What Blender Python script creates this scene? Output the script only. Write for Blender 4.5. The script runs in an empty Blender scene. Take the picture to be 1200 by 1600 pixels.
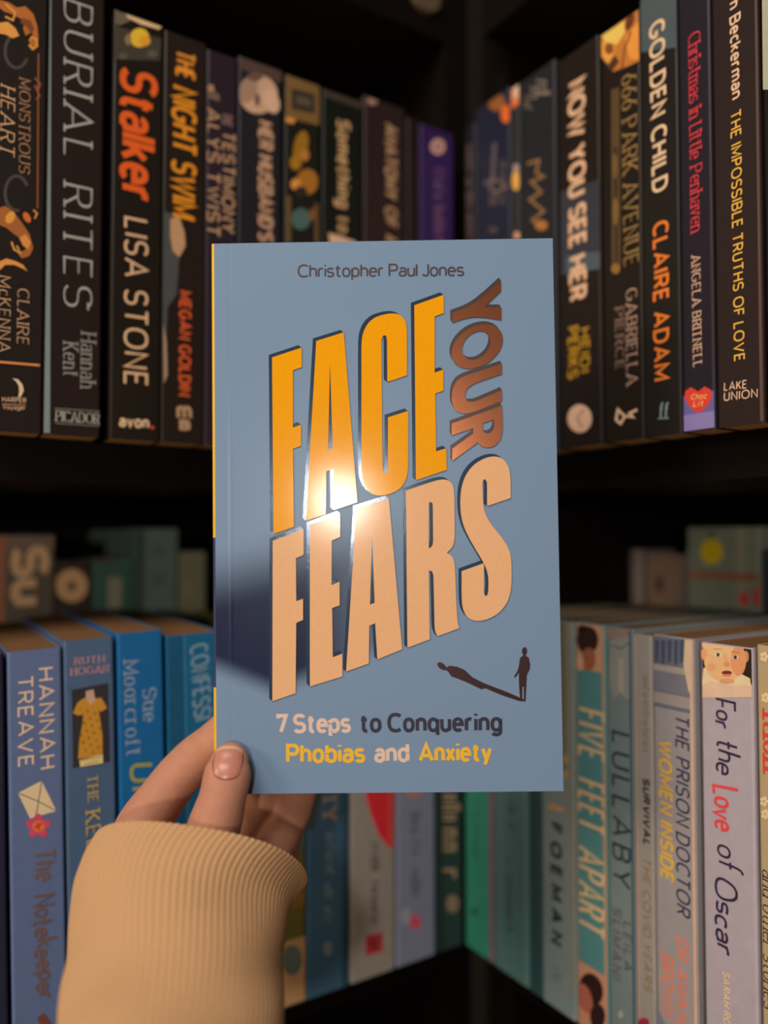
import bpy, bmesh, math, random
from mathutils import Vector, Matrix
from mathutils.geometry import tessellate_polygon
from mathutils.bvhtree import BVHTree

random.seed(7)
scene = bpy.context.scene
COL = scene.collection

# ------------------------------------------------------------------ camera
FPX = 1200.0
PITCH = math.atan(40 / 1200)
EYE = Vector((0, 0, 1.2))
cam_data = bpy.data.cameras.new('camera')
cam = bpy.data.objects.new('camera', cam_data)
COL.objects.link(cam)
cam.location = EYE
cam.rotation_euler = (math.pi / 2 + PITCH, 0, 0)
cam_data.sensor_fit = 'VERTICAL'
cam_data.sensor_height = 36
cam_data.sensor_width = 27
cam_data.lens = 27
cam_data.clip_start = 0.01
cam_data.dof.use_dof = True
cam_data.dof.focus_distance = 0.298
cam_data.dof.aperture_fstop = 2.8
scene.camera = cam
FW = Vector((0, math.cos(PITCH), math.sin(PITCH)))
UP = Vector((0, -math.sin(PITCH), math.cos(PITCH)))

# ------------------------------------------------------------------ light and exposure
scene.view_settings.view_transform = 'Standard'
scene.view_settings.look = 'None'
scene.view_settings.gamma = 1
scene.view_settings.use_curve_mapping = False
scene.view_settings.exposure = 0.0
w = bpy.data.worlds.new('room_air')
scene.world = w
w.use_nodes = True
w.node_tree.nodes['Background'].inputs[0].default_value = (1.0, 0.78, 0.58, 1)
w.node_tree.nodes['Background'].inputs[1].default_value = 0.10


def lamp(name, kind, loc, energy, color, size, target=None):
    d = bpy.data.lights.new(name, kind)
    d.energy = energy
    d.color = color
    if kind == 'AREA':
        d.shape = 'DISK'
        d.size = size
    else:
        d.shadow_soft_size = size
    o = bpy.data.objects.new(name, d)
    COL.objects.link(o)
    o.location = loc
    if target is not None:
        o.rotation_euler = (Vector(target) - Vector(loc)).to_track_quat('-Z', 'Y').to_euler()
    return o


lamp('room_bulb', 'POINT', (-0.135, -1.21, 1.285), 21, (1.0, 0.93, 0.82), 0.04)
lamp('ceiling_glow', 'AREA', (-0.42, -0.62, 2.38), 22, (1.0, 0.93, 0.84), 1.0, (0.05, 0.2, 1.1))
lamp('warm_left_fill', 'AREA', (-1.35, -0.75, 1.75), 9, (1.0, 0.80, 0.56), 0.5, (0, 0.3, 1.15))  # soft warm fill added to brighten the left side, not a known lamp


# ------------------------------------------------------------------ helpers
def ray(px, py):
    return FW + Vector((1, 0, 0)) * ((px - 600) / FPX) + UP * ((800 - py) / FPX)


def P(px, py, Y):
    r = ray(px, py)
    return EYE + r * (Y / r.y)


def lin(c):
    c /= 255
    return c / 12.92 if c <= 0.04045 else ((c + 0.055) / 1.055) ** 2.4


_mats = {}


def mat(col, gain=1.0, rough=0.45, metal=0.0, spec=0.5, grain=0.10, scale=160, bump=0.0, name='print', sss=0.0):
    """procedural surface: one colour with fine mottling and optional bump"""
    key = (col, round(gain, 3), rough, metal, spec, grain, scale, bump, name, sss)
    if key in _mats:
        return _mats[key]
    m = bpy.data.materials.new(name)
    m.use_nodes = True
    nt = m.node_tree
    b = nt.nodes['Principled BSDF']
    base = [min(0.95, lin(v) * gain) for v in col]
    tc = nt.nodes.new('ShaderNodeTexCoord')
    nz = nt.nodes.new('ShaderNodeTexNoise')
    nz.inputs['Scale'].default_value = scale
    nz.inputs['Detail'].default_value = 3
    nt.links.new(tc.outputs['Object'], nz.inputs['Vector'])
    mx = nt.nodes.new('ShaderNodeMixRGB')
    mx.inputs[1].default_value = (*[v * (1 - grain) for v in base], 1)
    mx.inputs[2].default_value = (*[min(1, v * (1 + grain)) for v in base], 1)
    nt.links.new(nz.outputs['Fac'], mx.inputs[0])
    nt.links.new(mx.outputs[0], b.inputs['Base Color'])
    b.inputs['Roughness'].default_value = rough
    b.inputs['Metallic'].default_value = metal
    b.inputs['Specular IOR Level'].default_value = spec
    if sss:
        b.inputs['Subsurface Weight'].default_value = sss
        b.inputs['Subsurface Radius'].default_value = (0.004, 0.0015, 0.0008)
        b.inputs['Subsurface Scale'].default_value = 1.0
    if bump:
        bp = nt.nodes.new('ShaderNodeBump')
        bp.inputs['Strength'].default_value = bump
        bp.inputs['Distance'].default_value = 0.0004
        nt.links.new(nz.outputs['Fac'], bp.inputs['Height'])
        nt.links.new(bp.outputs[0], b.inputs['Normal'])
    _mats[key] = m
    return m


def pages_mat(col, gain, axis=0):
    key = ('pages', col, gain, axis)
    if key in _mats:
        return _mats[key]
    m = bpy.data.materials.new('paper_pages')
    m.use_nodes = True
    nt = m.node_tree
    b = nt.nodes['Principled BSDF']
    base = [lin(v) * gain for v in col]
    tc = nt.nodes.new('ShaderNodeTexCoord')
    mp = nt.nodes.new('ShaderNodeMapping')
    sc = [6, 6, 6]
    sc[axis] = 2600
    mp.inputs['Scale'].default_value = sc
    nz = nt.nodes.new('ShaderNodeTexNoise')
    nz.inputs['Scale'].default_value = 1
    nz.inputs['Detail'].default_value = 2
    nt.links.new(tc.outputs['Object'], mp.inputs['Vector'])
    nt.links.new(mp.outputs[0], nz.inputs['Vector'])
    mx = nt.nodes.new('ShaderNodeMixRGB')
    mx.inputs[1].default_value = (*[v * 0.72 for v in base], 1)
    mx.inputs[2].default_value = (*[min(1, v * 1.2) for v in base], 1)
    nt.links.new(nz.outputs['Fac'], mx.inputs[0])
    nt.links.new(mx.outputs[0], b.inputs['Base Color'])
    b.inputs['Roughness'].default_value = 0.9
    b.inputs['Specular IOR Level'].default_value = 0.1
    _mats[key] = m
    return m


def tag(o, label=None, cat=None, group=None, kind=None):
    if label:
        o['label'] = label
    if cat:
        o['category'] = cat
    if group:
        o['group'] = group
    if kind:
        o['kind'] = kind
    return o


def empty(name, loc=(0, 0, 0), rot=None):
    o = bpy.data.objects.new(name, None)
    o.empty_display_size = 0.02
    COL.objects.link(o)
    M = Matrix.Translation(Vector(loc))
    if rot is not None:
        M = M @ rot
    o.matrix_world = M
    return o, M


class MB:
    """collects faces of several materials into one mesh"""

    def __init__(self):
        self.v, self.f, self.m, self.mats, self.smooth = [], [], [], [], []

    def slot(self, m):
        if m not in self.mats:
            self.mats.append(m)
        return self.mats.index(m)

    def add(self, verts, faces, m, smooth=False):
        o = len(self.v)
        s = self.slot(m)
        self.v += [tuple(v) for v in verts]
        for f in faces:
            self.f.append([i + o for i in f])
            self.m.append(s)
            self.smooth.append(smooth)

    def box(self, a, b, m):
        (x0, y0, z0), (x1, y1, z1) = a, b
        v = [(x0, y0, z0), (x1, y0, z0), (x1, y1, z0), (x0, y1, z0), (x0, y0, z1), (x1, y0, z1), (x1, y1, z1), (x0, y1, z1)]
        self.add(v, [(0, 3, 2, 1), (4, 5, 6, 7), (0, 1, 5, 4), (1, 2, 6, 5), (2, 3, 7, 6), (3, 0, 4, 7)], m)

    def build(self, name, parent=None):
        me = bpy.data.meshes.new(name)
        me.from_pydata(self.v, [], self.f)
        for m in self.mats:
            me.materials.append(m)
        me.polygons.foreach_set('material_index', self.m)
        me.polygons.foreach_set('use_smooth', self.smooth)
        me.update()
        o = bpy.data.objects.new(name, me)
        COL.objects.link(o)
        if parent is not None:
            o.parent = parent
        return o


# ------------------------------------------------------------------ stroke lettering
def arc(cx, cy, rx, ry, a0, a1, n=2.35):
    k = max(6, int(abs(a1 - a0) / 11))
    out = []
    for i in range(k + 1):
        a = math.radians(a0 + (a1 - a0) * i / k)
        c, s = math.cos(a), math.sin(a)
        out.append((cx + rx * math.copysign(abs(c) ** (2 / n), c), cy + ry * math.copysign(abs(s) ** (2 / n), s)))
    return out


def S_curve(h, w):
    r = h / 4
    return arc(w / 2, h - r, w / 2, r, 25, 270) + arc(w / 2, r, w / 2 * 1.05, r, 90, -155)


def o_(x=0, cx=.25):
    return arc(cx + x, .35, .25, .35, 90, 450)


def arch(x, w=.46):
    return [(x, .4)] + arc(x + w / 2, .42, w / 2, .28, 180, 0) + [(x + w, 0)]


G = {
    'A': [[(0, 0), (.39, 1), (.78, 0)], [(.12, .3), (.66, .3)]],
    'B': [[(0, .53), (0, 1), (.32, 1)] + arc(.32, .765, .25, .235, 90, -90) + [(0, .53)],
          [(0, .53), (.34, .53)] + arc(.34, .265, .27, .265, 90, -90) + [(0, 0), (0, .53)]],
    'C': [arc(.4, .5, .4, .5, 48, 312)],
    'D': [[(.28, 0), (0, 0), (0, 1), (.28, 1)] + arc(.28, .5, .4, .5, 90, -90)],
    'E': [[(.5, 1), (0, 1), (0, 0), (.52, 0)], [(0, .52), (.44, .52)]],
    'F': [[(.5, 1), (0, 1), (0, 0)], [(0, .5), (.43, .5)]],
    'G': [arc(.41, .5, .41, .5, 48, 352) + [(.8, .45), (.48, .45)]],
    'H': [[(0, 0), (0, 1)], [(.64, 0), (.64, 1)], [(0, .52), (.64, .52)]],
    'I': [[(0, 0), (0, 1)]],
    'J': [[(.38, 1), (.38, .24)] + arc(.19, .24, .19, .24, 0, -165)],
    'K': [[(0, 0), (0, 1)], [(.56, 1), (0, .36)], [(.2, .57), (.6, 0)]],
    'L': [[(0, 1), (0, 0), (.48, 0)]],
    'M': [[(0, 0), (0, 1), (.41, .18), (.82, 1), (.82, 0)]],
    'N': [[(0, 0), (0, 1), (.64, 0), (.64, 1)]],
    'O': [arc(.43, .5, .43, .5, 90, 450)],
    'P': [[(0, 0), (0, 1), (.32, 1)] + arc(.32, .735, .26, .265, 90, -90) + [(0, .47)]],
    'Q': [arc(.43, .5, .43, .5, 90, 450), [(.55, .22), (.86, -.06)]],
    'R': [[(0, 0), (0, 1), (.32, 1)] + arc(.32, .745, .26, .255, 90, -90) + [(0, .49)], [(.3, .49), (.6, 0)]],
    'S': [S_curve(1, .58)],
    'T': [[(0, 1), (.62, 1)], [(.31, 1), (.31, 0)]],
    'U': [[(0, 1), (0, .3)] + arc(.31, .3, .31, .3, 180, 360) + [(.62, 1)]],
    'V': [[(0, 1), (.36, 0), (.72, 1)]],
    'W': [[(0, 1), (.27, 0), (.51, .9), (.75, 0), (1.02, 1)]],
    'X': [[(0, 1), (.64, 0)], [(0, 0), (.64, 1)]],
    'Y': [[(0, 1), (.33, .45), (.66, 1)], [(.33, .45), (.33, 0)]],
    'Z': [[(0, 1), (.58, 1), (0, 0), (.6, 0)]],
    'a': [[(.05, .56)] + arc(.24, .47, .21, .23, 140, 0) + [(.45, 0)], [(.45, .4), (.22, .4)] + arc(.22, .2, .22, .2, 90, 270) + [(.3, 0)] + [(.45, .14)]],
    'b': [[(0, 1), (0, 0)], o_()],
    'c': [arc(.25, .35, .25, .35, 50, 310)],
    'd': [o_(), [(.5, 1), (.5, 0)]],
    'e': [[(.0, .37), (.5, .37)] + arc(.25, .35, .25, .35, 5, 315)],
    'f': [[(.12, 0), (.12, .76)] + arc(.3, .78, .18, .22, 180, 80), [(-.02, .68), (.3, .68)]],
    'g': [o_(), [(.5, .7), (.5, -.04)] + arc(.25, -.05, .25, .23, 0, -150)],
    'h': [[(0, 1), (0, 0)], arch(0)],
    'i': [[(0, 0), (0, .7)], [(0, .9), (0, 1.02)]],
    'j': [[(.1, .7), (.1, -.1)] + arc(-.05, -.1, .15, .17, 0, -90), [(.1, .9), (.1, 1.02)]],
    'k': [[(0, 0), (0, 1)], [(.42, .7), (0, .25)], [(.17, .43), (.45, 0)]],
    'l': [[(0, 0), (0, 1)]],
    'm': [[(0, 0), (0, .7)], arch(0, .4), arch(.4, .4)],
    'n': [[(0, 0), (0, .7)], arch(0)],
    'o': [o_()],
    'p': [[(0, .7), (0, -.28)], o_()],
    'q': [[(.5, .7), (.5, -.28)], o_()],
    'r': [[(0, 0), (0, .7)], [(0, .4)] + arc(.22, .42, .22, .28, 180, 70)],
    's': [S_curve(.7, .42)],
    't': [[(.13, .93), (.13, .2)] + arc(.29, .2, .16, .2, 180, 270) + [(.35, 0)], [(-.02, .7), (.33, .7)]],
    'u': [[(0, .7), (0, .28)] + arc(.23, .28, .23, .28, 180, 360) + [(.46, .7)], [(.46, .3), (.46, 0)]],
    'v': [[(0, .7), (.24, 0), (.48, .7)]],
    'w': [[(0, .7), (.19, 0), (.36, .62), (.53, 0), (.72, .7)]],
    'x': [[(0, .7), (.44, 0)], [(0, 0), (.44, .7)]],
    'y': [[(0, .7), (.24, 0)], [(.48, .7), (.24, 0), (.13, -.28)]],
    'z': [[(0, .7), (.42, .7), (0, 0), (.44, 0)]],
    '7': [[(0, .84), (0, 1), (.5, 1), (.17, 0)]],
    '6': [arc(.26, .3, .26, .3, 90, 450), [(.42, 1), (.08, .5), (0, .3)]],
    '.': [[(0, 0), (0, .04)]],
    "'": [[(0, .75), (0, 1)]],
}


def text_strokes(s, p0, p1, cap, t=.13, slant=0.0, sp=.24, serif=False, c=1.0, wave=0.0, word=.42, fit=True, xh=.7):
    """returns polygons in the 2-D frame of p0, p1: the string set on the line p0 -> p1, cap units tall"""
    p0, p1 = Vector(p0), Vector(p1)
    d = p1 - p0
    L = d.length
    d.normalize()
    u = Vector((d.y, -d.x))
    x, items = 0.0, []
    for ch in s:
        if ch == ' ':
            x += word
            continue
        g = G[ch]
        wd = max(q[0] for st in g for q in st)
        items.append((x, g))
        x += wd + sp + t * .5
    tot = x - sp - t * .5
    sx = (L - t * cap * (1 + (.5 if serif else 0))) / max(tot, .01) / cap if fit else 1.0
    off = t * .5 * (1.5 if serif else 1)
    polys = []
    hx = (1 - t)
    for gi, (x0, g) in enumerate(items):
        dy = wave * math.sin(gi * 2.1)
        for st in g:
            pts = []
            for (a, b) in st:
                if ch.islower() and xh != .7 and b > 0:
                    b = b * xh / .7 if b <= .7 else xh + (b - .7) / .3 * (1 - xh)
                yy = t / 2 + b * hx + dy
                xx = off + (x0 + a) * sx + slant * yy
                pts.append(Vector((xx, yy)))
            polys += ribbon(pts, t, c)
            if serif:
                for q, r_ in ((0, 1), (-1, -2)):
                    a, b = pts[q], pts[r_]
                    dv = (a - b)
                    if dv.length > 1e-6 and abs(dv.y) > .72 * dv.length:
                        yb = st[q][1]
                        if yb <= .02 or yb >= .66:
                            wdt = t * 1.45
                            polys.append([Vector((a.x - wdt, a.y - t * .28)), Vector((a.x + wdt, a.y - t * .28)), Vector((a.x + wdt, a.y + t * .28)), Vector((a.x - wdt, a.y + t * .28))])
    out = []
    for pl in polys:
        out.append([p0 + (d * q.x + u * q.y) * cap for q in pl])
    return out


def ribbon(pts, t, c=1.0):
    """polygon(s) of a stroke; thickness depends on direction when c < 1"""
    q = [pts[0]]
    for p in pts[1:]:
        if (p - q[-1]).length > 1e-5:
            q.append(p)
    pts = q
    n = len(pts)
    if n < 2:
        return []
    closed = (pts[0] - pts[-1]).length < 1e-3 and n > 3
    if closed:
        pts = pts[:-1]
        n -= 1
    segs = []
    for i in range(n if closed else n - 1):
        a, b = pts[i], pts[(i + 1) % n]
        dv = (b - a).normalized()
        segs.append(dv)

    def half(dv):
        return t / 2 * math.sqrt(dv.y ** 2 + (c * dv.x) ** 2)

    left, right = [], []
    for i in range(n):
        if closed:
            d0, d1 = segs[i - 1], segs[i]
        else:
            d0 = segs[i - 1] if i > 0 else segs[0]
            d1 = segs[i] if i < n - 1 else segs[-1]
        n0, n1 = Vector((-d0.y, d0.x)), Vector((-d1.y, d1.x))
        m = n0 + n1
        if m.length < .35:
            m = n1.copy()
        m.normalize()
        k = max(.5, m.dot(n1))
        h = (half(d0) + half(d1)) / 2 / k
        left.append(pts[i] + m * h)
        right.append(pts[i] - m * h)
    out = []
    for i in range(n if closed else n - 1):
        j = (i + 1) % n
        out.append([right[i], right[j], left[j], left[i]])
    return out


def ell(cx, cy, rx, ry, rot=0, k=28):
    c, s = math.cos(math.radians(rot)), math.sin(math.radians(rot))
    out = []
    for i in range(k):
        a = 2 * math.pi * i / k
        x, y = rx * math.cos(a), ry * math.sin(a)
        out.append(Vector((cx + x * c - y * s, cy + x * s + y * c)))
    return out


STEP = 6e-6


class Printer:
    """lays flat printed shapes, given in the photograph's pixels, on the plane y = 0 of a book standing at matrix M"""

    def __init__(self, mb, M, gain, clip=None, rough=.45, y0=-2e-5):
        self.mb, self.M, self.gain, self.clip, self.rough, self.y = mb, M, gain, clip, rough, y0
        self.Mi = M.inverted()
        self.e = self.Mi @ EYE

    def loc(self, p):
        d = self.Mi.to_3x3() @ ray(p[0], p[1])
        k = -self.e.y / d.y
        q = self.e + d * k
        x, z = q.x, q.z
        if self.clip:
            x = min(max(x, self.clip[0]), self.clip[1])
            z = min(max(z, self.clip[2]), self.clip[3])
        return (x, z)

    def m(self, col):
        if isinstance(col, bpy.types.Material):
            return col
        return mat(col, self.gain, self.rough)

    def local_poly(self, loops, col):
        m = self.m(col)
        self.y -= STEP
        flat = [q for lp in loops for q in lp]
        xs = [q[0] for q in flat]
        zs = [q[1] for q in flat]
        if max(xs) - min(xs) < 1e-5 or max(zs) - min(zs) < 1e-5:
            return
        tri = tessellate_polygon([[Vector((q[0] * 1000, q[1] * 1000, 0)) for q in lp] for lp in loops])
        faces = []
        for t in tri:
            a, b, c = [flat[i] for i in t]
            cr = (b[0] - a[0]) * (c[1] - a[1]) - (b[1] - a[1]) * (c[0] - a[0])
            if abs(cr) < 1e-13:
                continue
            faces.append(t if cr > 0 else t[::-1])
        self.mb.add([(q[0], self.y, q[1]) for q in flat], faces, m)

    def poly(self, loops, col):
        if not isinstance(loops[0][0], (list, tuple, Vector)):
            loops = [loops]
        self.local_poly([[self.loc(p) for p in lp] for lp in loops], col)

    def quads(self, polys, col, local=False):
        m = self.m(col)
        base = self.y - STEP
        for i, pl in enumerate(polys):
            q = [(p.x / 1000, -p.y / 1000) for p in pl] if local else [self.loc(p) for p in pl]
            if local and self.clip:
                c_ = self.clip
                q = [(min(max(a, c_[0]), c_[1]), min(max(b, c_[2]), c_[3])) for a, b in q]
            cr = sum(q[k][0] * q[(k + 1) % len(q)][1] - q[(k + 1) % len(q)][0] * q[k][1] for k in range(len(q)))
            if abs(cr) < 1e-12:
                continue
            if cr < 0:
                q = q[::-1]
            y = base - (i % 7) * 2.5e-6
            self.mb.add([(a, y, b) for a, b in q], [tuple(range(len(q)))], m)
        self.y = base - 7 * 2.5e-6

    def slope(self, p):
        """dy/dx, in the picture, of the book's horizontal at p"""
        x, z = self.loc(p)
        q = self.M @ Vector((x + .004, 0, z)) - EYE
        px, py = 600 + FPX * q.x / q.dot(FW), 800 - FPX * q.dot(UP) / q.dot(FW)
        return (py - p[1]) / (px - p[0])

    def text(self, s, p0, p1, cap, col, **k):
        p0, p1 = Vector(p0), Vector(p1)
        d = (p1 - p0).normalized()
        up = Vector((d.y, -d.x))
        mid = (p0 + p1) / 2
        clip, self.clip = self.clip, None
        if d.y > .7:
            s0, s1 = self.slope(p0), self.slope(p1)
            if s0 < 0:
                p0 = p0 + Vector((0, -s0 * cap * .8))
            if s1 > 0:
                p1 = p1 - Vector((0, s1 * cap * .8))
        a, b, m0, m1 = [Vector(self.loc(q)) for q in (p0, p1, mid, mid + up * cap)]
        ld = (b - a).normalized()
        lc = abs((m1 - m0).dot(Vector((-ld.y, ld.x))))
        fl = lambda q: Vector((q.x, -q.y))
        polys = text_strokes(s, fl(a) * 1000, fl(b) * 1000, lc * 1000, **k)
        self.clip = clip
        self.quads(polys, col, local=True)

    def line(self, pts, wd, col):
        self.quads(ribbon([Vector(p) for p in pts], wd), col)

    def art(self, items):
        for it in items:
            k = it[0]
            if k == 't':
                self.text(it[1], it[2], it[3], it[4], it[5], **(it[6] if len(it) > 6 else {}))
            elif k == 'p':
                self.poly(it[1], it[2])
            elif k == 'e':
                self.poly(ell(*it[1]), it[2])
            elif k == 'l':
                self.line(it[1], it[2], it[3])
            elif k == 'b':      # a band across the whole spine, between two rows
                z0, z1 = self.loc((self.cx, it[1]))[1], self.loc((self.cx, it[2]))[1]
                a = it[4] if len(it) > 4 else (0, 1)
                x0 = self.clip[0] + (self.clip[1] - self.clip[0]) * a[0]
                x1 = self.clip[0] + (self.clip[1] - self.clip[0]) * a[1]
                self.local_poly([[(x0, z1), (x1, z1), (x1, z0), (x0, z0)]], it[3])
            elif k == 'i':      # faint small lettering too soft to read: a row of worn strokes
                (ax, ay), (bx, by), cap, col = it[1], it[2], it[3], it[4]
                rnd = random.Random(int(ax * 7 + by))
                n = max(3, int(math.hypot(bx - ax, by - ay) / (cap * .62)))
                pl = []
                for j in range(n):
                    if rnd.random() < .12:
                        continue
                    t0, t1 = (j + .1) / n, (j + .8) / n
                    y0, y1 = ay + (by - ay) * t0, ay + (by - ay) * t1
                    h = cap * (1 if rnd.random() < .3 else .72)
                    th = cap * .16
                    pl.append([Vector((ax, y0)), Vector((ax + h, y0)), Vector((ax + h, y0 + th)), Vector((ax, y0 + th))])
                    if rnd.random() < .6:
                        pl.append([Vector((ax, y1 - th)), Vector((ax + h, y1 - th)), Vector((ax + h, y1)), Vector((ax, y1))])
                    pl.append([Vector((ax + h - th, y0)), Vector((ax + h, y0)), Vector((ax + h, y1)), Vector((ax + h - th, y1))])
                self.quads(pl, col)


# ------------------------------------------------------------------ the two shelf runs, meeting in an inside corner
ANG = math.radians(32.5)
CORNER = P(724, 840, 0.462)
CORNER.z = 0
EL = Vector((math.cos(ANG), math.sin(ANG), 0))       # along the left run, from left to right
NL = Vector((math.sin(ANG), -math.cos(ANG), 0))      # its outward normal
ER = NL.copy()                                       # along the right run, from the corner towards the viewer
NR = -EL
RUN = {'L': (EL, NL, ANG), 'R': (ER, NR, ANG - math.pi / 2)}
Z_UP, Z_LOW = 1.2455, 0.9605
BOARD_T = 0.020


def hit(run, px, py, back=0.0):
    """point of the run's spine plane (moved back into the shelf) that the photograph shows at px, py"""
    e, n, a = RUN[run]
    o = CORNER - n * back
    r = ray(px, py)
    k = (Vector((o.x, o.y, 0)) - Vector((EYE.x, EYE.y, 0))).dot(n) / r.dot(n)
    p = EYE + r * k
    return (p - o).dot(e), p.z


def book(run, z0, xl, xr, yref, top, cover, art=(), label='', group=None, gain=1.0, bgain=None, depth=.129, back=0.0, lean=0.0,
         pages=(150, 110, 75), rough=.42, pgain=None, side=None):
    e, n, a = RUN[run]
    s0, zr = hit(run, xl, yref, back)
    s1, _ = hit(run, xr, yref, back)
    t = s1 - s0
    sm = (s0 + s1) / 2
    th = math.radians(lean)
    sb = sm - math.tan(th) * (zr - z0)
    base = CORNER - n * back + e * sb
    base.z = z0
    if top < 3:
        h = top
    else:
        h = (hit(run, (xl + xr) / 2, top, back)[1] - z0) / math.cos(th)
    rot = Matrix.Rotation(a, 4, 'Z') @ Matrix.Rotation(th, 4, 'Y')
    root, M = empty('book', base, rot)
    tag(root, label, 'book', group)
    mb = MB()
    bgain = bgain if bgain else gain
    cm = mat(cover, bgain, rough, 0, .3)
    sm_ = mat(side, bgain, rough) if side else cm
    r, k = min(.0012, t * .12), .0005
    x0, x1 = -t / 2, t / 2
    out = [(x0, depth), (x0, r)] + [(x0 + r - r * math.cos(q), r - r * math.sin(q)) for q in (math.pi / 8, math.pi / 4, 3 * math.pi / 8)] + [(x0 + r, 0), (x1 - r, 0)] \
        + [(x1 - r + r * math.sin(q), r - r * math.cos(q)) for q in (math.pi / 8, math.pi / 4, 3 * math.pi / 8)] + [(x1, r), (x1, depth)]
    N = len(out)
    mid = []
    for i, (x, y) in enumerate(out):
        mid.append((x + (k if x < 0 else -k) if (i < 2 or i > N - 3) else x * (1 - k / (t / 2)), max(y, k) if i not in (0, N - 1) else y))
    verts = [(x, y, 0) for x, y in out] + [(x, y, h) for x, y in out] + [(x, y, 0) for x, y in mid] + [(x, y, h) for x, y in mid]
    ff, fs = [], []
    for i in range(N - 1):
        (fs if i == 0 else ff).append((i, i + 1, N + i + 1, N + i))
        ff.append((2 * N + i + 1, 2 * N + i, 3 * N + i, 3 * N + i + 1))
        ff.append((N + i, N + i + 1, 3 * N + i + 1, 3 * N + i))
        ff.append((i + 1, i, 2 * N + i, 2 * N + i + 1))
    for i in (0, N - 1):
        ff.append((i, N + i, 3 * N + i, 2 * N + i))
    mb.add(verts, ff + fs, cm)
    if side:
        s_i = mb.slot(sm_)
        for idx in range(len(mb.f) - 1, len(mb.f) - 2, -1):
            mb.m[idx] = s_i
    pr = Printer(mb, M, gain, (x0 + .0004, x1 - .0004, .0006, h - .0006), rough)
    pr.cx = (xl + xr) / 2
    pr.art(art)
    mb.build('cover', root)
    pb = MB()
    pb.box((x0 + k, k * 1.2, .0004), (x1 - k, depth - .0012, h - .0004), pages_mat(pages, pgain if pgain else gain))
    pb.build('page_block', root)
    return root


# ------------------------------------------------------------------ room shell
wall_m = mat((96, 84, 72), 1, .9, name='wall_paint', scale=30)
floor_m = mat((158, 128, 98), 1, .9, name='floor_carpet', scale=40, bump=.3)


def slab(name, a, b, rot, loc, m):
    mb = MB()
    mb.box(a, b, m)
    o = mb.build(name)
    o.matrix_world = Matrix.Translation(loc) @ rot
    o['kind'] = 'structure'
    return o


RL = Matrix.Rotation(ANG, 4, 'Z')
CASE_D = 0.30
RECESS = 0.017
slab('floor', (-3, -3.2, -.05), (.33, .33, 0), RL, CORNER, floor_m)
slab('wall_left', (-3, .331, 0), (.43, .43, 2.5), RL, CORNER, wall_m)
slab('wall_right', (.331, -3.2, 0), (.43, .331, 2.5), RL, CORNER, wall_m)
slab('ceiling', (-3, -3.2, 2.5), (.43, .43, 2.55), RL, CORNER, wall_m)

# ------------------------------------------------------------------ the two bookcases
black_wood = mat((17, 12, 9), 1.0, .55, name='black_brown_wood', spec=.1, scale=60, grain=.25)
black_back = mat((12, 9, 7), 1.0, .7, name='black_back_panel', spec=.1, scale=60)
LEVELS = [0.10, 0.39, 0.675, Z_LOW, Z_UP, 1.5335, 1.82, 2.06]


def bookcase(run, label):
    e, n, a = RUN[run]
    root, M = empty('bookcase', CORNER, Matrix.Rotation(a, 4, 'Z'))
    tag(root, label, 'bookcase')
    Lc = .80
    sgn = -1 if run == 'L' else 1
    xs = sorted((0, sgn * Lc))
    f0, f1 = RECESS, RECESS + CASE_D
    for z in LEVELS:
        mb = MB()
        mb.box((xs[0], f0, z - BOARD_T), (xs[1], f1 - .006, z), black_wood)
        mb.build('shelf_board', root)
    for x in ((0, -sgn * .018), (sgn * Lc, sgn * (Lc + .018))):
        x = sorted(x)
        mb = MB()
        mb.box((x[0], f0 + (.02 if abs(x[0]) < .1 and run == 'R' else 0), 0), (x[1], f1, LEVELS[-1]), black_wood)
        mb.build('side_panel', root)
    mb = MB()
    mb.box((xs[0], f1 - .006, 0), (xs[1], f1, LEVELS[-1]), black_back)
    mb.build('back_panel', root)
    return root


left_case = bookcase('L', 'black-brown bookcase on the left of the inside corner, its shelves full of books')
bookcase('R', 'black-brown bookcase on the right of the inside corner, turned towards the left one')

# round pale cap on the front edge of the shelf above, cut by the top edge of the picture
mb = MB()
cs, cz = hit('L', 664, -1, RECESS)
k_ = 28
rim0 = [(cs + .0105 * math.cos(2 * math.pi * i / k_), RECESS, cz + .0095 * math.sin(2 * math.pi * i / k_)) for i in range(k_)]
rim1 = [(cs + .0095 * math.cos(2 * math.pi * i / k_), RECESS - .003, cz + .0085 * math.sin(2 * math.pi * i / k_)) for i in range(k_)]
mb.add(rim0 + rim1, [(i, (i + 1) % k_, k_ + (i + 1) % k_, k_ + i) for i in range(k_)] + [tuple(range(k_, 2 * k_))], mat((120, 98, 76), .6, .6, name='pale_cap'))
tag(mb.build('cover_cap', left_case), 'pale round cap')

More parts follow.
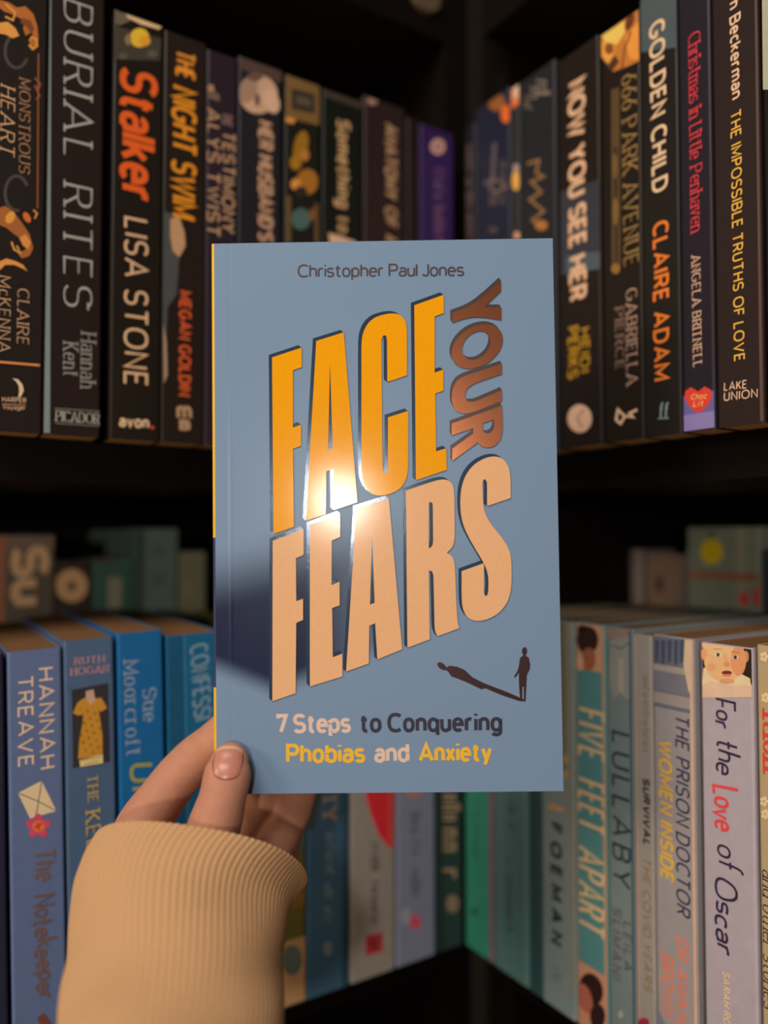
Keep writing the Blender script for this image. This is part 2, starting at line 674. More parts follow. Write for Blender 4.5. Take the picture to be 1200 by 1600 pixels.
# ------------------------------------------------------------------ upper left row
CREAM = (196, 158, 128)
GL = 'dark paperbacks on the upper left shelf'
GR = 'dark paperbacks on the upper right shelf'
g1 = 1.55
OR = (205, 125, 55)
U = lambda *a, **k: book('L', Z_UP, *a, group=GL, gain=g1, bgain=.75, pages=(200, 165, 120), **k)
scroll = [('p', [(0, 0), (14, 4), (26, 12), (40, 10), (52, 22), (58, 40), (60, 58), (58, 74), (50, 76), (46, 66), (52, 60), (50, 50), (40, 56), (36, 44), (40, 34), (30, 28), (18, 22), (6, 18), (-6, 8)], (165, 95, 40)),
          ('p', [(-4, 36), (12, 34), (24, 44), (30, 56), (20, 60), (8, 54), (-4, 52)], (220, 140, 65)),
          ('p', [(34, 28), (48, 32), (54, 46), (48, 52), (40, 40), (32, 36)], (110, 62, 30)),
          ('l', [(46, 64), (50, 58), (57, 62), (58, 72), (51, 77), (45, 70)], 3, (225, 140, 60)),
          ('l', [(8, 6), (24, 20), (20, 32), (8, 26)], 3, (215, 140, 70))]
scroll2 = [('p', [(-5, 326), (8, 322), (20, 330), (34, 348), (46, 366), (52, 388), (46, 400), (34, 404), (28, 396), (40, 390), (44, 378), (34, 374), (22, 366), (10, 356), (-5, 350)], (150, 88, 38)),
           ('p', [(30, 372), (40, 366), (48, 378), (44, 390), (36, 384)], (225, 130, 60)),
           ('p', [(-4, 410), (10, 404), (24, 408), (36, 414), (43, 424), (36, 420), (22, 414), (8, 414), (0, 422)], (225, 135, 65)),
           ('l', [(18, 378), (22, 390), (32, 396), (26, 384)], 3, (225, 140, 65)),
           ('e', (16, 340, 7, 10, 30), (210, 140, 60)), ('e', (42, 340, 5, 9, -30), (190, 95, 40)),
           ('l', [(52, 328), (58, 334), (54, 342)], 2.5, (215, 130, 60))]
U(-30, 70, 400, .216, (44, 34, 30), [
    ('l', ell(26, 80, 18, 26)[2:20], 5, (66, 58, 56)), ('l', ell(26, 302, 18, 27)[6:27], 5, (66, 58, 56)),
    *scroll, *scroll2,
    ('l', [(60, 84), (58.5, 326)], 1.6, (150, 90, 50)),
    ('t', 'MONSTROUS', (30, 121), (29, 273), 18, (176, 132, 96), dict(serif=True, t=.09, c=.5)),
    ('t', 'HEART', (1, 131), (0, 245), 23, (205, 160, 122), dict(serif=True, t=.1, c=.5, slant=.12)),
    ('l', [(54, 122), (63, 132), (60, 140), (54, 134), (62, 150), (56, 156)], 1.6, (150, 90, 50)),
    ('t', 'CLAIRE', (27, 450), (26, 540), 19, (200, 158, 124), dict(serif=True, t=.09, c=.5)),
    ('t', 'McKENNA', (-2, 430), (-3, 552), 19, (200, 158, 124), dict(serif=True, t=.09, c=.5)),
    ('l', [(-10, 565), (62, 571)], 3.4, (205, 130, 75)),
    ('p', [(19, 591), (28, 593), (35, 601), (37, 610), (33, 619), (28, 622), (30, 612), (29, 603), (25, 596)], (225, 180, 145)),
    ('t', 'HARPER', (3, 628), (41, 630), 8, (190, 150, 120), dict(t=.15)),
    ('l', [(3, 631.5), (40, 633)], 1, (190, 150, 120)),
    ('t', 'Voyager', (4, 640), (40, 641), 7.5, (190, 150, 120), dict(t=.14))],
  label='thick black paperback with ornate orange scrollwork, at the left end of the upper shelf')
U(71, 160, 400, .216, (46, 32, 29), [
    ('p', [(69, -40), (80, -40), (78, 684), (67, 684)], (112, 126, 128)),
    ('t', 'BURIAL', (99, -6), (98.5, 253), 47, (150, 152, 146), dict(serif=True, t=.095, c=.45, sp=.3)),
    ('t', 'RITES', (98.5, 283), (98, 484), 47, (150, 152, 146), dict(serif=True, t=.095, c=.45, sp=.3)),
    ('t', 'Hannah', (126, 518), (125, 608), 25, (136, 134, 128), dict(serif=True, t=.1, c=.5)),
    ('t', 'Kent', (98, 533), (98, 590), 25, (136, 134, 128), dict(serif=True, t=.1, c=.5)),
    ('t', 'PICADOR', (86, 658), (156, 663), 17, (150, 150, 142), dict(serif=True, t=.12, c=.5, sp=.18)),
    ('l', [(85, 638), (156, 643)], 1, (130, 128, 122)), ('l', [(86, 661), (156, 666)], 1, (130, 128, 122))],
  label='dark brown paperback with tall spaced pale grey serif capitals and a pale grey edge')
U(174, 253, 400, 26, (38, 30, 24), [
    ('p', [(176, 8), (200, 16), (205, 32), (186, 40), (178, 34)], (92, 82, 68)),
    ('p', [(196, 12), (253, 34), (248, 46), (220, 38), (200, 28)], (205, 168, 125)),
    ('p', [(178, 40), (252, 60), (250, 95), (178, 92)], (58, 52, 44)),
    ('e', (218, 59, 15, 15), (235, 165, 45)), ('e', (226, 64, 9, 8), (215, 140, 45)),
    ('e', (200, 62, 5, 9), (120, 100, 70)), ('e', (238, 84, 8, 6), (80, 74, 66)), ('e', (192, 88, 8, 5), (76, 70, 62)),
    ('t', 'Stalker', (187, 101), (186, 320), 60, (250, 84, 26), dict(t=.17, sp=.16)),
    ('t', 'LISA STONE', (194, 337), (193, 604), 38, (208, 164, 128), dict(t=.11)),
    ('t', 'avon', (186, 667), (233, 670), 19, (215, 172, 138), dict(t=.19, sp=.2)),
    ('e', (238, 668, 2.6, 2.6), (220, 70, 40))],
  label='black paperback with bright red-orange title letters and a yellow light at the spine head')
U(254, 321, 400, 57, (48, 36, 30), [
    ('p', [(256, 330), (272, 335), (280, 400), (276, 460), (262, 480), (256, 600), (254, 480)], (66, 68, 70)),
    ('p', [(266, 342), (280, 338), (288, 362), (290, 384), (280, 402), (270, 392), (266, 370)], (172, 132, 98)),
    ('p', [(255, 505), (260, 530), (262, 585), (256, 600)], (150, 122, 100)),
    ('t', 'THE', (274, 75), (274, 127), 31, (226, 128, 40), dict(t=.15, sp=.2)),
    ('t', 'NIGHT SWIM', (268, 130), (267, 344), 40, (240, 128, 28), dict(t=.155, slant=.04, sp=.22)),
    ('t', 'MEGAN GOLDIN', (280, 453), (279, 620), 19, (205, 84, 42), dict(t=.17)),
    ('t', 'm', (276, 655), (300, 656), 28, (165, 130, 100), dict(t=.2)),
    ('t', 'B', (280, 672), (298, 673), 17, (165, 130, 100), dict(t=.3))],
  label='dark brown paperback with bold slanted orange title and a wisp of smoke')
U(322, 370, 300, 84, (56, 42, 54), [
    ('e', (329, 139, 6, 7), (150, 118, 90)),
    ('t', 'THE', (346, 174), (346, 200), 18, (104, 80, 76), dict(t=.2)),
    ('t', 'TESTIMONY', (347, 203), (346, 366), 21, (164, 128, 98), dict(t=.17)),
    ('t', 'OF', (323, 140), (323, 160), 20, (110, 86, 76), dict(t=.2)),
    ('t', 'ALYS TWIST', (322, 166), (322, 371), 22, (164, 128, 98), dict(t=.17))],
  label='dark purple paperback with two lines of tan capitals, beside the orange-lettered one')
U(372, 440, 300, 98, (46, 44, 52), [
    ('b', 80, 118, (74, 56, 50)),
    ('e', (404, 148, 30, 30), (184, 146, 120)), ('e', (388, 140, 14, 22, 20), (150, 118, 98)), ('e', (424, 158, 12, 20, -20), (196, 158, 132)),
    ('e', (402, 156, 4, 10), (90, 72, 64)), ('e', (398, 120, 12, 7), (96, 72, 64)),
    ('t', "HER HUSBAND'S", (403, 186), (403, 380), 24, (176, 136, 108), dict(t=.2))],
  label='blue-black paperback with a large pale flower at the spine head')
U(445, 500, 300, 124, (40, 38, 34), [
    ('p', [(447, 116), (499, 134), (499, 196), (447, 184)], (110, 82, 46)),
    ('p', [(456, 138), (492, 148), (492, 178), (456, 170)], (46, 40, 34)),
    ('p', [(462, 148), (486, 154), (486, 168), (462, 162)], (80, 68, 54)),
    ('p', [(446, 182), (462, 186), (458, 194), (446, 190)], (200, 130, 60)),
    ('e', (470, 228, 11, 24, 12), (140, 98, 22)), ('e', (462, 254, 9, 12), (150, 104, 24)), ('e', (476, 242, 7, 10), (165, 110, 46)),
    ('e', (480, 284, 17, 20), (150, 98, 34)), ('e', (462, 288, 8, 9), (196, 130, 60)), ('e', (470, 300, 10, 9), (40, 36, 32)),
    ('e', (470, 342, 15, 17), (66, 92, 86)), ('e', (489, 335, 6, 10), (120, 70, 40)),
    ('b', 312, 384, (92, 70, 42), (0.02, .16)), ('b', 312, 384, (92, 70, 42), (.86, .98))],
  label='black paperback with a gilded frame and mustard figures on its spine')
U(504, 566, 300, 148, (30, 34, 28), [
    ('b', 130, 160, (58, 50, 42)),
    ('t', 'Something', (526, 184), (526, 328), 22, (176, 140, 98), dict(t=.2)),
    ('t', 'to', (527, 335), (527, 366), 20, (170, 134, 94), dict(t=.2)),
    ('p', [(513, 364), (530, 368), (556, 378), (558, 400), (518, 400)], (215, 160, 130))],
  label='greenish black paperback with bold tan capitals, left of the plum-coloured one')
U(569, 634, 300, 160, (58, 42, 42), [
    ('e', (582, 157, 8, 7), (150, 116, 104)),
    ('t', 'ANATOMY', (601, 190), (601, 314), 20, (160, 124, 92), dict(t=.22)),
    ('t', 'OF', (601, 320), (601, 358), 20, (150, 116, 84), dict(t=.22)), ('t', 'A', (601, 364), (601, 382), 20, (150, 116, 84), dict(t=.22))],
  label='plum-brown paperback with tan capitals and a pale dot at its head')
U(637, 656, 300, 186, (46, 32, 30), [], label='slim dark maroon paperback between the plum-brown and the purple one')
U(657, 709, 300, 202, (66, 40, 104), [
    ('e', (684, 229, 11, 12), (196, 150, 130)), ('e', (684, 229, 5, 6), (110, 80, 110)),
    ('i', (678, 262), (678, 312), 15, (104, 72, 110)), ('i', (678, 320), (678, 382), 15, (110, 74, 100))],
  label='purple paperback with a pale round emblem, nearest the corner on the upper left shelf')

# ------------------------------------------------------------------ upper right row
g2 = 1.55
V = lambda *a, **k: book('R', Z_UP, *a, group=GR, gain=g2, bgain=.75, pages=(200, 165, 120), **k)
V(727, 743, 300, 196, (40, 36, 48), [('i', (729, 226), (729, 372), 9, (92, 76, 70))],
  label='thin dark navy paperback nearest the corner on the upper right shelf')
V(744, 797, 300, 154, (44, 46, 68), [
    ('e', (776, 160, 13, 14, 30), (130, 76, 38)), ('e', (790, 178, 7, 14), (205, 95, 30)),
    ('p', [(770, 224), (776, 222), (772, 292), (766, 292)], (80, 72, 76)),
    ('l', [(756, 286), (774, 280), (792, 292), (774, 300), (762, 290)], 3, (110, 90, 80)),
    ('i', (764, 300), (764, 376), 16, (88, 72, 66)), ('i', (782, 250), (782, 320), 9, (86, 74, 72))],
  label='navy paperback with orange patches at its head and faint script')
V(799, 812, 300, 134, (58, 58, 62), [
    ('b', 128, 166, (190, 120, 86)), ('p', [(803, 130), (810, 128), (810, 150), (803, 152)], (220, 170, 140)), ('e', (803, 162, 6, 5), (225, 90, 40)),
    ('e', (806, 282, 6, 16), (205, 150, 70)), ('e', (807, 262, 5, 6), (150, 130, 130)), ('e', (808, 368, 5, 6), (190, 140, 110))],
  label='thin slate paperback with an orange and white head and a yellow spot')
V(814, 868, 300, 110, (48, 48, 54), [
    ('i', (838, 124), (838, 150), 22, (112, 98, 88)), ('i', (828, 134), (828, 168), 16, (104, 92, 84)), ('i', (818, 150), (818, 174), 13, (100, 88, 80)),
    ('l', [(824, 256), (842, 250), (838, 270), (850, 276), (830, 284), (846, 300), (828, 312), (850, 330), (832, 344), (852, 356)], 4, (128, 94, 54)),
    ('e', (846, 352, 10, 8), (150, 100, 46))],
  label='slate paperback with grey lettering at its head and gold script below')
V(874, 938, 400, 74, (44, 34, 30), [
    ('p', [(876, 300), (936, 280), (938, 420), (876, 430)], (46, 46, 54)), ('p', [(884, 400), (938, 392), (938, 420), (884, 428)], (66, 76, 84)),
    ('t', 'NOW YOU SEE HER', (887, 118), (889, 474), 28, (202, 160, 128), dict(t=.19, sp=.2)),
    ('t', 'HEIDI', (906, 510), (906, 584), 16, (150, 112, 24), dict(t=.19)),
    ('t', 'PERKS', (887, 508), (887, 594), 17, (156, 116, 24), dict(t=.19)),
    ('p', [(935, 60), (941, 58), (947, 690), (942, 690)], (66, 52, 42)), ('e', (906, 654, 19, 22), (200, 158, 134)), ('l', [(912, 640), (902, 654), (910, 668)], 2.5, (130, 100, 86))],
  label='black paperback with bold cream capitals and a pale round seal at the foot')
V(942, 1003, 400, 31, (42, 33, 27), [
    ('p', [(936, 48), (1004, 8), (1004, 92), (980, 104), (958, 112), (936, 92)], (170, 104, 44)),
    ('p', [(938, 56), (976, 32), (976, 52), (964, 70), (946, 66)], (230, 170, 84)), ('p', [(940, 64), (962, 72), (954, 104), (938, 88)], (208, 140, 60)),
    ('e', (984, 34, 6, 14, 20), (90, 46, 24)), ('p', [(976, 60), (1002, 30), (1003, 90), (984, 92)], (215, 132, 56)), ('e', (952, 76, 7, 9), (120, 66, 28)),
    ('l', [(972, 106), (976, 76), (986, 50)], 3, (110, 60, 30)), ('p', [(960, 86), (968, 96), (956, 112), (948, 104)], (70, 42, 30)),
    ('p', [(955, 140), (968, 136), (970, 418), (956, 424)], (76, 58, 34)), ('p', [(959, 230), (965, 228), (966, 410), (961, 412)], (50, 38, 28)),
    ('e', (962, 420, 7, 8), (128, 92, 40)), ('e', (962, 330, 4, 22), (110, 80, 40)), ('e', (961, 260, 4, 20), (100, 74, 40)),
    ('t', '666 PARK AVENUE', (971, 109), (975, 420), 24, (142, 112, 66), dict(serif=True, t=.1, c=.5)),
    ('t', 'GABRIELLA', (978, 448), (979, 604), 18, (162, 130, 112), dict(serif=True, t=.12, c=.5)),
    ('t', 'PIERCE', (961, 478), (962, 579), 14, (140, 110, 96), dict(serif=True, t=.12, c=.5)),
    ('l', [(996, 640), (984, 646), (990, 652), (976, 650), (966, 640), (963, 656), (970, 662), (976, 652)], 4, (200, 164, 134))],
  label='dark paperback with a fiery golden picture at its head and gilt serif capitals')
V(1004, 1062, 400, .205, (42, 36, 34), [
    ('p', [(1000, -40), (1060, -40), (1056, 74), (1002, 82)], (66, 76, 80)),
    ('t', 'GOLDEN CHILD', (1014, 27), (1019, 305), 25, (216, 172, 138), dict(t=.17)),
    ('t', 'CLAIRE ADAM', (1020, 342), (1021, 597), 25, (232, 108, 38), dict(t=.17)),
    ('t', 'ff', (1028, 656), (1046, 655), 27, (104, 122, 124), dict(t=.14, serif=True, sp=.12))],
  label='dark paperback with cream bold capitals above orange ones')
V(1064, 1114, 400, .2, (48, 40, 52), [
    ('b', 615, 672, (92, 84, 136)), ('b', 646, 672, (120, 108, 160)),
    ('t', 'Christmas in Little Penhaven', (1075, 46), (1079, 366), 20, (196, 52, 62), dict(serif=True, t=.1, c=.5, sp=.18)),
    ('t', 'ANGELA BRITNELL', (1080, 396), (1083, 576), 14.5, (196, 158, 132), dict(serif=True, t=.13, c=.55)),
    ('p', [(1091, 646), (1078, 636), (1070, 622), (1071, 611), (1080, 605), (1091, 612), (1101, 604), (1111, 609), (1113, 620), (1104, 636)], (190, 56, 40)),
    ('t', 'Choc', (1079, 625), (1104, 623), 9, (215, 160, 110), dict(t=.14, slant=.2)), ('t', 'Lit', (1083, 636), (1099, 634), 9, (215, 160, 110), dict(t=.14, slant=.2))],
  label='dark paperback with thin red title lettering and a red heart at the foot')
V(1117, 1190, 400, .203, (56, 42, 40), [
    ('t', 'h Beckerman', (1139, -3), (1143, 158), 18, (206, 164, 136), dict(t=.17, sp=.2)),
    ('t', 'THE IMPOSSIBLE TRUTHS OF LOVE', (1141, 170), (1147, 566), 17, (206, 156, 62), dict(t=.14)),
    ('t', 'LAKE', (1131, 611), (1167, 607), 13.5, (196, 158, 134), dict(t=.14)),
    ('t', 'UNION', (1131, 627), (1184, 621), 14, (196, 158, 134), dict(t=.14)),
    ('p', [(1179, -20), (1186, -20), (1194, 660), (1188, 662)], (84, 62, 56))],
  label='dark brown paperback with thin yellow capitals, second from the right end of the upper shelf')
V(1195, 1245, 400, .203, (34, 28, 26), [('p', [(1190, -60), (1240, -60), (1240, 140), (1192, 140)], (150, 150, 130))],
  label='black paperback with a pale head, cut by the right edge of the photo, upper shelf')

# ------------------------------------------------------------------ lower front rows
GLL = 'blue paperbacks on the lower left shelf'
GLR = 'pale paperbacks on the lower right shelf'
g3 = 1.4
PG = (112, 80, 52)
W = lambda *a, **k: book('L', Z_LOW, *a, group=GLL, gain=g3, pages=PG, lean=-1.6, **k)
petals = [('e', (59.5 + 11 * math.cos(q), 1291 + 11 * math.sin(q), 9, 7, math.degrees(q)), (196, 70, 104)) for q in [math.radians(-90 + 72 * i) for i in range(5)]]
W(-60, 9, 1300, 1024, (34, 36, 56), [], label='navy paperback cut by the left edge of the photo, lower shelf', side=(28, 30, 48))
W(15, 100, 1300, 1015, (88, 104, 142), [
    ('t', 'HANNAH', (59, 1042), (62, 1203), 25, (226, 184, 158), dict(t=.13)),
    ('t', 'TREAVE', (27, 1055), (28, 1200), 25, (226, 184, 158), dict(t=.13)),
    ('p', [(28, 1239), (65, 1220), (88, 1267), (47, 1279)], (232, 190, 152)),
    ('l', [(28, 1239), (60, 1252), (88, 1267)], 1.6, (104, 96, 92)), ('l', [(65, 1220), (60, 1252), (56, 1276)], 1.6, (104, 96, 92)),
    *petals, ('e', (60, 1291, 10, 9), (230, 110, 60)), ('l', [(54, 1294), (66, 1286)], 2.5, (190, 40, 30)), ('l', [(58, 1286), (62, 1297)], 2.5, (190, 40, 30)),
    ('t', 'The', (52, 1322), (54, 1378), 34, (112, 86, 78), dict(t=.12, slant=.15)),
    ('t', 'Notekeeper', (50, 1392), (58, 1564), 36, (108, 82, 74), dict(xh=.5, t=.12, slant=.15, sp=.16, wave=.06)),
    ('p', [(62, 1600), (58, 1590), (68, 1582), (74, 1590), (82, 1604)], (112, 62, 52))],
  label='periwinkle blue paperback with a white envelope and pink flower on the spine')
W(104, 182, 1300, 998, (70, 92, 122), [
    ('t', 'RUTH', (116, 1039), (164, 1034), 11, (196, 132, 128), dict(serif=True, t=.13, c=.5)),
    ('t', 'HOGAN', (110, 1056), (170, 1050), 12, (196, 132, 128), dict(serif=True, t=.13, c=.5)),
    ('p', [(112, 1078), (169, 1067), (172, 1190), (114, 1200)], (46, 42, 48)),
    ('p', [(134, 1080), (146, 1077), (148, 1090), (152, 1094), (141, 1104), (130, 1096), (134, 1092)], (184, 150, 134)),
    ('p', [(129, 1092), (134, 1090), (141, 1102), (152, 1091), (158, 1090), (167, 1106), (158, 1112), (154, 1110), (156, 1122), (160, 1150), (160, 1180), (122, 1186), (124, 1156), (129, 1130), (130, 1116), (122, 1118), (114, 1114), (121, 1098)], (186, 132, 44)),
    *[('e', (126 + (i * 37 % 32), 1108 + (i * 53 % 72), 1.3, 1.1), (110, 70, 26)) for i in range(40)],
    ('p', [(124, 1188), (160, 1178), (161, 1192), (125, 1198)], (222, 190, 130)),
    ('l', [(128, 1188), (157, 1182)], 1, (110, 90, 60)), ('l', [(131, 1194), (153, 1189)], 1, (110, 90, 60)),
    ('t', 'THE', (136, 1209), (137, 1256), 17, (190, 158, 76), dict(serif=True, t=.13, c=.5)),
    ('t', 'KEEPER', (133, 1264), (137, 1398), 24, (190, 158, 76), dict(serif=True, t=.13, c=.5))],
  label='slate blue paperback with a picture of a mustard dress on the spine')
W(186, 257, 1180, 987, (24, 92, 146), [
    ('t', 'Sue', (222, 1073), (223, 1130), 23, (132, 148, 168), dict(serif=True, t=.14, c=.5)),
    ('t', 'Moorcroft', (192, 1030), (196, 1184), 25, (126, 142, 162), dict(serif=True, t=.14, c=.5)),
    ('t', 'Un', (202, 1188), (204, 1254), 38, (150, 146, 66), dict(t=.15, slant=.15, wave=.03))],
  label='bright blue paperback with pale grey serif author lettering, third from left below')
W(262, 348, 1100, 990, (26, 92, 132), [
    ('b', 900, 1700, (22, 78, 112), (0, .3)), ('b', 900, 1700, (60, 122, 150), (.295, .32)),
    ('t', 'CONFESSI', (296, 1007), (303, 1129), 29, (118, 146, 162), dict(t=.13, slant=-.1, wave=.03))],
  label='teal blue paperback with light handwritten capitals, just left of the held book')
X = lambda *a, **k: book('L', Z_LOW, *a, group=GLL, gain=g3, pages=PG, **k)
X(436, 478, 1400, .192, (96, 94, 44), [
    ('b', 1240, 1330, (60, 84, 78)), ('e', (462, 1310, 18, 26), (70, 96, 96)), ('b', 1468, 1580, (186, 146, 104)), ('e', (456, 1500, 16, 24), (96, 108, 100)), ('b', 1370, 1420, (128, 96, 40))],
  label='green and tan illustrated paperback right beside the sleeve, lower left shelf')
X(480, 545, 1400, .196, (62, 96, 122), [
    ('b', 1230, 1290, (58, 66, 66), (0, 1)), ('p', [(504, 1236), (540, 1236), (540, 1330), (520, 1340), (484, 1380), (484, 1330)], (58, 92, 120)),
    ('t', 'TY', (504, 1236), (504, 1286), 22, (176, 142, 100), dict(serif=True, t=.16, c=.5)),
    ('i', (508, 1300), (506, 1370), 15, (116, 138, 146)), ('i', (506, 1380), (504, 1442), 14, (116, 138, 146)), ('e', (512, 1482, 8, 12), (110, 128, 130)),
    ('b', 1230, 1560, (40, 70, 92), (.84, 1))],
  label='muted blue paperback with faint pale lettering, left of the red-flame spine')
X(548, 617, 1400, .193, (146, 138, 132), [
    ('p', [(571, 1225), (616, 1225), (614, 1322), (608, 1326), (592, 1304), (578, 1268), (572, 1245)], (226, 36, 52)), ('b', 1225, 1330, (200, 90, 74), (.88, .93)),
    ('i', (580, 1308), (577, 1446), 12, (70, 66, 72)), ('p', [(571, 1462), (598, 1456), (598, 1486), (571, 1494)], (170, 50, 56)), ('e', (584, 1475, 6, 8), (120, 42, 46))],
  label='grey-white paperback with a red flame shape and red square at the foot')
X(620, 680, 1400, .195, (126, 132, 156), [
    ('e', (646, 1238, 12, 8), (190, 120, 100)), ('i', (642, 1268), (640, 1340), 14, (78, 76, 106)), ('i', (642, 1346), (640, 1404), 14, (78, 76, 106)),
    ('e', (648, 1440, 9, 11), (220, 76, 104)), ('e', (634, 1432, 8, 14), (150, 154, 170))],
  label='lilac-grey paperback with a pink dot near the foot')
X(686, 723, 1400, .191, (46, 66, 66), [
    ('b', 1226, 1600, (24, 36, 38), (0, .14)),
    ('i', (692, 1238), (692, 1286), 27, (176, 142, 112)), ('i', (692, 1292), (692, 1376), 28, (186, 152, 122)), ('e', (707, 1412, 10, 14), (150, 122, 104))],
  label='dark green paperback with bold cream capitals, nearest the corner on the lower left shelf')
Y = lambda *a, **k: book('R', Z_LOW, *a, group=GLR, gain=g3, pages=PG, **k)
Y(727, 761, 1400, .194, (50, 130, 112), [('i', (738, 1250), (738, 1345), 13, (40, 100, 90)), ('e', (742, 1424, 5, 6), (36, 90, 82))],
  label='sea-green paperback nearest the corner on the lower right shelf')
Y(763, 771, 1400, .188, (112, 100, 112), [], label='very thin mauve paperback between the sea-green and teal ones')
Y(773, 825, 1400, .196, (82, 118, 118), [('i', (793, 1246), (793, 1300), 12, (52, 72, 74)), ('i', (790, 1342), (790, 1456), 12, (56, 82, 84)), ('b', 1200, 1600, (96, 130, 128), (.9, 1))],
  label='grey-teal paperback with faint dark lettering on the lower right shelf')
Y(827, 846, 1400, .192, (50, 78, 80), [], label='slim dark teal paperback beside the grey-teal one')
Y(848, 899, 1540, 969, (128, 142, 142), [
    ('b', 900, 1200, (120, 112, 84), (0, .8)), ('p', [(884, 962), (896, 966), (898, 1560), (890, 1560)], (136, 136, 122)),
    ('l', [(856, 1258), (880, 1266)], 9, (196, 154, 110)), ('e', (884, 1186, 4, 7), (186, 146, 96)), ('e', (884, 1210, 4, 7), (186, 146, 96)),
    ('t', 'FOEMAN', (860, 1282), (861, 1480), 18, (34, 40, 44), dict(t=.24, sp=.62)), ('i', (862, 1510), (862, 1540), 14, (110, 122, 122))],
  label='grey-green paperback with widely spaced bold black capitals, just right of the held book')
Y(901, 948, 1300, 974, (82, 134, 136), [
    ('b', 960, 1048, (196, 150, 116)), ('b', 900, 1700, (176, 142, 116), (.9, 1)), ('b', 900, 1700, (150, 140, 120), (0, .04)),
    ('e', (918, 1000, 17, 22), (56, 32, 26)), ('e', (910, 984, 8, 8), (48, 28, 22)), ('e', (920, 1030, 11, 18), (160, 96, 68)), ('e', (906, 1036, 6, 12), (210, 160, 130)),
    ('t', 'FIVE', (903, 1103), (903, 1192), 42, (222, 180, 140), dict(t=.11, sp=.32)),
    ('t', 'FEET', (903, 1212), (903, 1306), 42, (222, 180, 140), dict(t=.11, sp=.32)),
    ('t', 'APART', (903, 1318), (903, 1467), 42, (222, 180, 140), dict(t=.11, sp=.32)),
    ('b', 1512, 1640, (196, 140, 110)), ('e', (924, 1546, 18, 26, -15), (52, 30, 26)), ('e', (914, 1560, 11, 24, -15), (176, 100, 80)), ('e', (934, 1588, 12, 20), (50, 32, 30))],
  label='teal paperback with tall cream capitals and a dark-haired head pictured at the top')
Y(950, 991, 1300, 981, (110, 124, 126), [
    ('b', 960, 1000, (140, 116, 108)), ('p', [(954, 1000), (988, 994), (988, 1090), (978, 1094), (970, 1080), (958, 1094), (952, 1060)], (136, 136, 130)),
    ('l', [(955, 1008), (970, 1014), (986, 1002)], 2, (70, 88, 100)), ('p', [(966, 1030), (974, 1028), (974, 1088), (966, 1076)], (160, 152, 140)), ('b', 900, 1700, (66, 84, 98), (.9, 1)),
    ('t', 'LULLABY', (956, 1140), (957, 1390), 29, (40, 46, 54), dict(t=.12, sp=.34)),
    ('t', 'LEILA', (974, 1438), (975, 1521), 13, (84, 80, 90), dict(t=.16, sp=.34)),
    ('t', 'SLIMANI', (957, 1415), (957, 1533), 14, (92, 80, 88), dict(t=.16, sp=.34)), ('e', (970, 1585, 4, 6), (160, 160, 150))],
  label='grey-green paperback with thin spaced black capitals and white cloth art at its head')
Y(993, 1021, 1300, 992, (140, 134, 128), [
    ('b', 900, 1700, (176, 144, 128), (0, .1)),
    ('i', (1004, 1056), (1004, 1176), 10, (124, 108, 88)),
    ('t', 'SURVIVAL', (1004, 1214), (1005, 1323), 11.5, (42, 40, 42), dict(t=.24, slant=.1)),
    ('t', 'THE COVID YEARS', (1004, 1337), (1006, 1552), 12.5, (130, 106, 78), dict(t=.16, slant=.1)), ('e', (1006, 1598, 9, 8), (150, 40, 60))],
  label='narrow grey paperback with small dark italic capitals between wider pale spines')
bars = [('p', [(x, 1000), (x + 7, 1000), (x + 6, 1034 + (i % 2) * 6), (x, 1036)], (66, 72, 92)) for i, x in enumerate((1023, 1033, 1043, 1053, 1062))]
Y(1023, 1087, 1300, 995, (142, 136, 138), [
    ('b', 985, 1110, (96, 98, 112)), *bars, ('b', 1042, 1052, (150, 138, 132)), ('b', 1052, 1084, (110, 108, 118)), ('b', 1086, 1104, (146, 134, 130)),
    ('p', [(1070, 990), (1088, 990), (1088, 1090), (1076, 1080), (1068, 1040)], (190, 168, 140)),
    ('b', 900, 1700, (196, 160, 138), (.93, 1)),
    ('t', 'THE PRISON DOCTOR', (1055, 1114), (1057, 1434), 22, (52, 50, 74), dict(t=.13, slant=.1)),
    ('t', 'WOMEN INSIDE', (1029, 1153), (1032, 1378), 21, (232, 166, 34), dict(t=.17, slant=.1)),
    ('t', 'DR AMANDA', (1057, 1461), (1058, 1640), 19, (222, 112, 88), dict(t=.14, slant=.1)),
    ('t', 'BROWN', (1033, 1486), (1034, 1592), 20, (222, 112, 88), dict(t=.14, slant=.1)),
    ('p', [(1024, 1572), (1040, 1600), (1034, 1660), (1024, 1660)], (110, 112, 128))],
  label='pale grey paperback with navy and yellow capitals and barred windows at its head')
